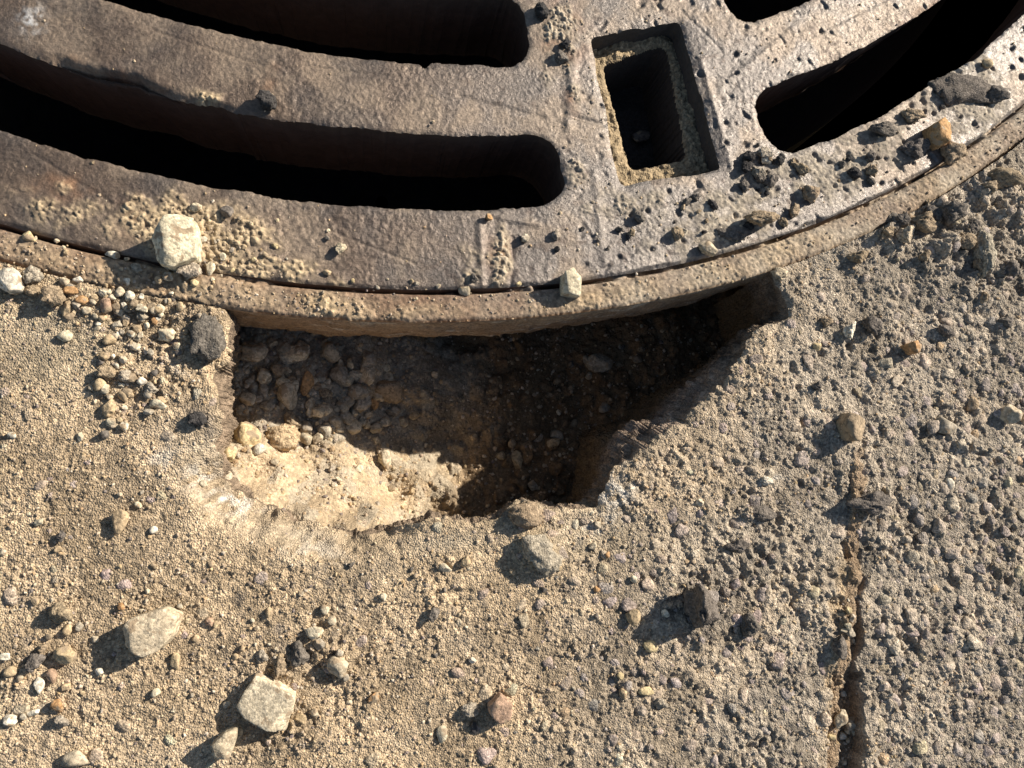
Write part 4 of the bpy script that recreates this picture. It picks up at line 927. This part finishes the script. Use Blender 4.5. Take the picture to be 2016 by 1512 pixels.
scatter(22, [(1900, 450, 110, 70, -20), (1980, 560, 50, 70, 0), (1800, 430, 70, 30, -25)], (14, 42), 'bkbs', 'k', 'rough dirt clod in the crumbled ground at the upper right', 'dirt clods beside the frame', name='dirt_clod', cat='clod', sink=.75)
scatter(24, [(1670, 1430, 16, 110, 0), (1675, 1230, 14, 100, 0)], (9, 17), 'cswgky', 'ra', 'small pebble caught in the joint', 'pebbles in the joint')

# ------------------------------------------------------------------ aggregate set in the concrete: the 300 largest singly, the rest as one mass
def place_many(n, dens, smin, smax, pw):
    out = []
    while len(out) < n:
        m = 4000
        px = rng.uniform(-60, 2076, m); py = rng.uniform(330, 1570, m)
        ok = rng.random(m) < dens(px, py)
        xy = P(px, py)
        ok &= (polar(xy[:, 0], xy[:, 1])[0] > R_B + 1.5 * MM)
        ii = np.where(ok)[0]
        if len(ii):
            ok2 = hole_sdf(xy[ii, 0], xy[ii, 1]) > 2 * MM; ii = ii[ok2]
        for i in ii:
            s_ = smin + (smax - smin) * rng.random() ** pw
            out.append((px[i], py[i], xy[i, 0], xy[i, 1], s_))
            if len(out) >= n: break
    return out
def dens_big(px, py):
    jx = np.interp(py, [860, 1512], [1690, 1676])
    d = 0.03 + 0.20 * sst(850, 1300, px) + .75 * sst(1660, 1760, px) * sst(560, 760, py)
    d = d * np.where(np.abs(px - jx) < 46, np.where(py > 1050, 0, .5), 1)
    d = d * (1 - .8 * sst(0.2, .7, blob(px, py, [(500, 1020, 200, 80, 20, 1), (90, 700, 130, 120, 0, 1), (620, 1090, 140, 60, 0, 1)])))
    return np.clip(d, 0, 1)
cand = place_many(2600, dens_big, 9, 36, 2.4)
# thin out overlaps with a coarse hash, largest first
cand.sort(key=lambda t_: -t_[4])
grid = {}; kept = []
for c_ in cand:
    key = (int(c_[0] // 40), int(c_[1] // 40)); hit = False
    for a_ in (-1, 0, 1):
        for b_ in (-1, 0, 1):
            for o_ in grid.get((key[0] + a_, key[1] + b_), ()):
                if (o_[0] - c_[0]) ** 2 + (o_[1] - c_[1]) ** 2 < (.42 * (o_[4] + c_[4])) ** 2: hit = True
    if not hit: grid.setdefault(key, []).append(c_); kept.append(c_)
AGG = [rock_mesh('aggregate_stone', seed=s + 200, sub=3, facets=11, sharp=12.0, bump=.12) for s in range(10)]
for me in AGG: me.materials.append(M_ROUGH)
def ground_c(x, y):
    i = np.clip(np.searchsorted(gx, x), 1, len(gx) - 1); j = np.clip(np.searchsorted(gy, y), 1, len(gy) - 1)
    return C[i, j]
def agg_col(x, y):
    if rng.random() < .12: return jitter(AGC[rng.integers(len(AGC))], .12)
    return jitter(np.array([.43, .345, .26]) * .5 + .5 * np.clip(ground_c(x, y), .25, .5), .14)
AGC = np.array([(.46, .375, .25), (.42, .35, .245), (.50, .42, .28), (.37, .32, .24), (.29, .26, .215), (.44, .32, .20), (.40, .33, .22)])
for k, (px, py, x, y, s_) in enumerate(kept[:300]):
    o = link('stone', AGG[k % 10], None, pavement)
    r_ = s_ * PXM / 2; b_ = r_ * rng.uniform(.7, 1.05); c_ = r_ * rng.uniform(.4, .62)
    o.location = (x, y, float(ground_z(np.array([x]), np.array([y]))[0]) - c_ * .42)
    o.scale = (r_, b_, c_); o.rotation_euler = (rng.uniform(-.2, .2), rng.uniform(-.2, .2), rng.uniform(0, 6.28))
    o.color = agg_col(x, y)
def merge_rocks(name, items, protos, mat, parent=None, smooth=True):
    """items: (x, y, z, ax, ay, az, rot, colour)"""
    VV = []; FF = []; CC = []; base = 0
    for k, (x, y, z, a, b, c, r, col) in enumerate(items):
        v, f = protos[k % len(protos)]
        w = v * np.array([a, b, c]); cs, sn = math.cos(r), math.sin(r)
        VV.append(np.stack([w[:, 0] * cs - w[:, 1] * sn + x, w[:, 0] * sn + w[:, 1] * cs + y, w[:, 2] + z], -1)); FF.append(f + base)
        CC.append(np.tile(col, (len(v), 1))); base += len(v)
    return link(name, mesh_np(name, np.concatenate(VV), T=np.concatenate(FF), col=np.concatenate(CC), smooth=smooth), mat, parent)
PR2 = [rock(seed=s + 300, sub=2, facets=8, sharp=7.0, bump=.07) for s in range(12)]
PR1 = [rock(seed=s + 330, sub=1, facets=7, sharp=9.0, bump=.12) for s in range(16)]
items = []
for (px, py, x, y, s_) in kept[300:]:
    r_ = s_ * PXM / 2; c_ = r_ * rng.uniform(.4, .65)
    items.append((x, y, float(ground_z(np.array([x]), np.array([y]))[0]) - c_ * .4, r_, r_ * rng.uniform(.7, 1), c_, rng.uniform(0, 6.28), np.array(agg_col(x, y))[:3]))
ag = merge_rocks('aggregate', items, PR2, M_GROUND, pavement); ag['kind'] = 'stuff'

# ------------------------------------------------------------------ loose grit: sand grains too many to count
def grit(name, n, dens, smin, smax, cols, label, zf, zp=0.0, box=(-40, 2056, -40, 1550), test=None):
    out = []
    while len(out) < n:
        m = 20000
        px = rng.uniform(box[0], box[1], m); py = rng.uniform(box[2], box[3], m)
        ok = rng.random(m) < dens(px, py)
        px, py = px[ok], py[ok]
        xy = P(px, py, zp)
        if test is not None:
            k_ = test(xy[:, 0], xy[:, 1]); xy = xy[k_]
        zz = zf(xy[:, 0], xy[:, 1])
        for i in range(len(xy)):
            r_ = (smin + (smax - smin) * rng.random() ** 3) * PXM / 2
            c_ = cols[rng.integers(len(cols))]
            out.append((xy[i, 0], xy[i, 1], zz[i] + r_ * .25, r_, r_ * rng.uniform(.65, 1), r_ * rng.uniform(.6, .9), rng.uniform(0, 6.28), np.array(jitter(c_, .18))[:3]))
            if len(out) >= n: break
    return tag(merge_rocks(name, out, PR1, M_GRIT, smooth=False), label, 'gravel', None, 'stuff')
SANDC = np.array([(.50, .39, .24), (.46, .35, .20), (.52, .43, .29), (.42, .34, .23), (.34, .27, .18), (.46, .33, .18), (.48, .38, .24), (.56, .48, .35), (.24, .20, .16)]) * np.array([1.0, .985, 1.03])
def top_ok(x, y):
    r, t = polar(x, y); sds = np.full(x.shape, 1.0)
    for s_ in SLOTS: sds = np.minimum(sds, arc_sdf(r, t, s_))
    ok = ~((r < R_A) & (sds < .8 * MM))
    hs = hole_sdf(x, y)
    ok &= ~((r > R_B - .3 * MM) & (hs < .6 * MM))
    ok &= quad_sdf(x, y, OUT, 2 * MM) > .5 * MM
    ok &= (np.abs(r - R_A - .3 * MM) > 1.1 * MM) | (rng.random(x.shape) < .12)
    return ok
def dens_grit(px, py):
    x, y = P(px, py).T
    r, _ = polar(x, y)
    on = r < R_A
    d = .30 + .25 * n2(x, y, 16 * MM, 170)
    heap = blob(px, py, [(230, 600, 200, 60, 12, 1), (330, 660, 110, 80, 20, 1), (240, 760, 80, 110, 10, .8), (450, 500, 100, 70, 10, .8), (560, 590, 240, 30, 6, .8), (150, 490, 150, 12, 14, .4), (800, 572, 260, 9, 0, .25), (650, 1300, 120, 120, 0, .7), (1670, 1400, 20, 160, 0, .9), (985, 520, 20, 40, 0, .5)])
    dc = .012 + .06 * (px > 1100) + .9 * heap
    return np.clip(np.where(on, dc, d + .6 * heap), 0, 1)
grit('gravel', 9500, dens_grit, 2.8, 8.0, SANDC, 'fine sand grains and grit strewn over pavement, frame and cover', top_z, test=top_ok)
def bed_ok(x, y):
    k_ = CAM_H / (CAM_H + .035)
    return hole_sdf(x * k_, y * k_) < -.5 * MM
grit('bed_gravel', 3000, lambda px, py: np.where((px < 830), 1.0, .4), 4, 13, SANDC * .95, 'fine grit and sand lying on the bed of the hole', bed_z, -.035, (420, 1540, 600, 1060), bed_ok)
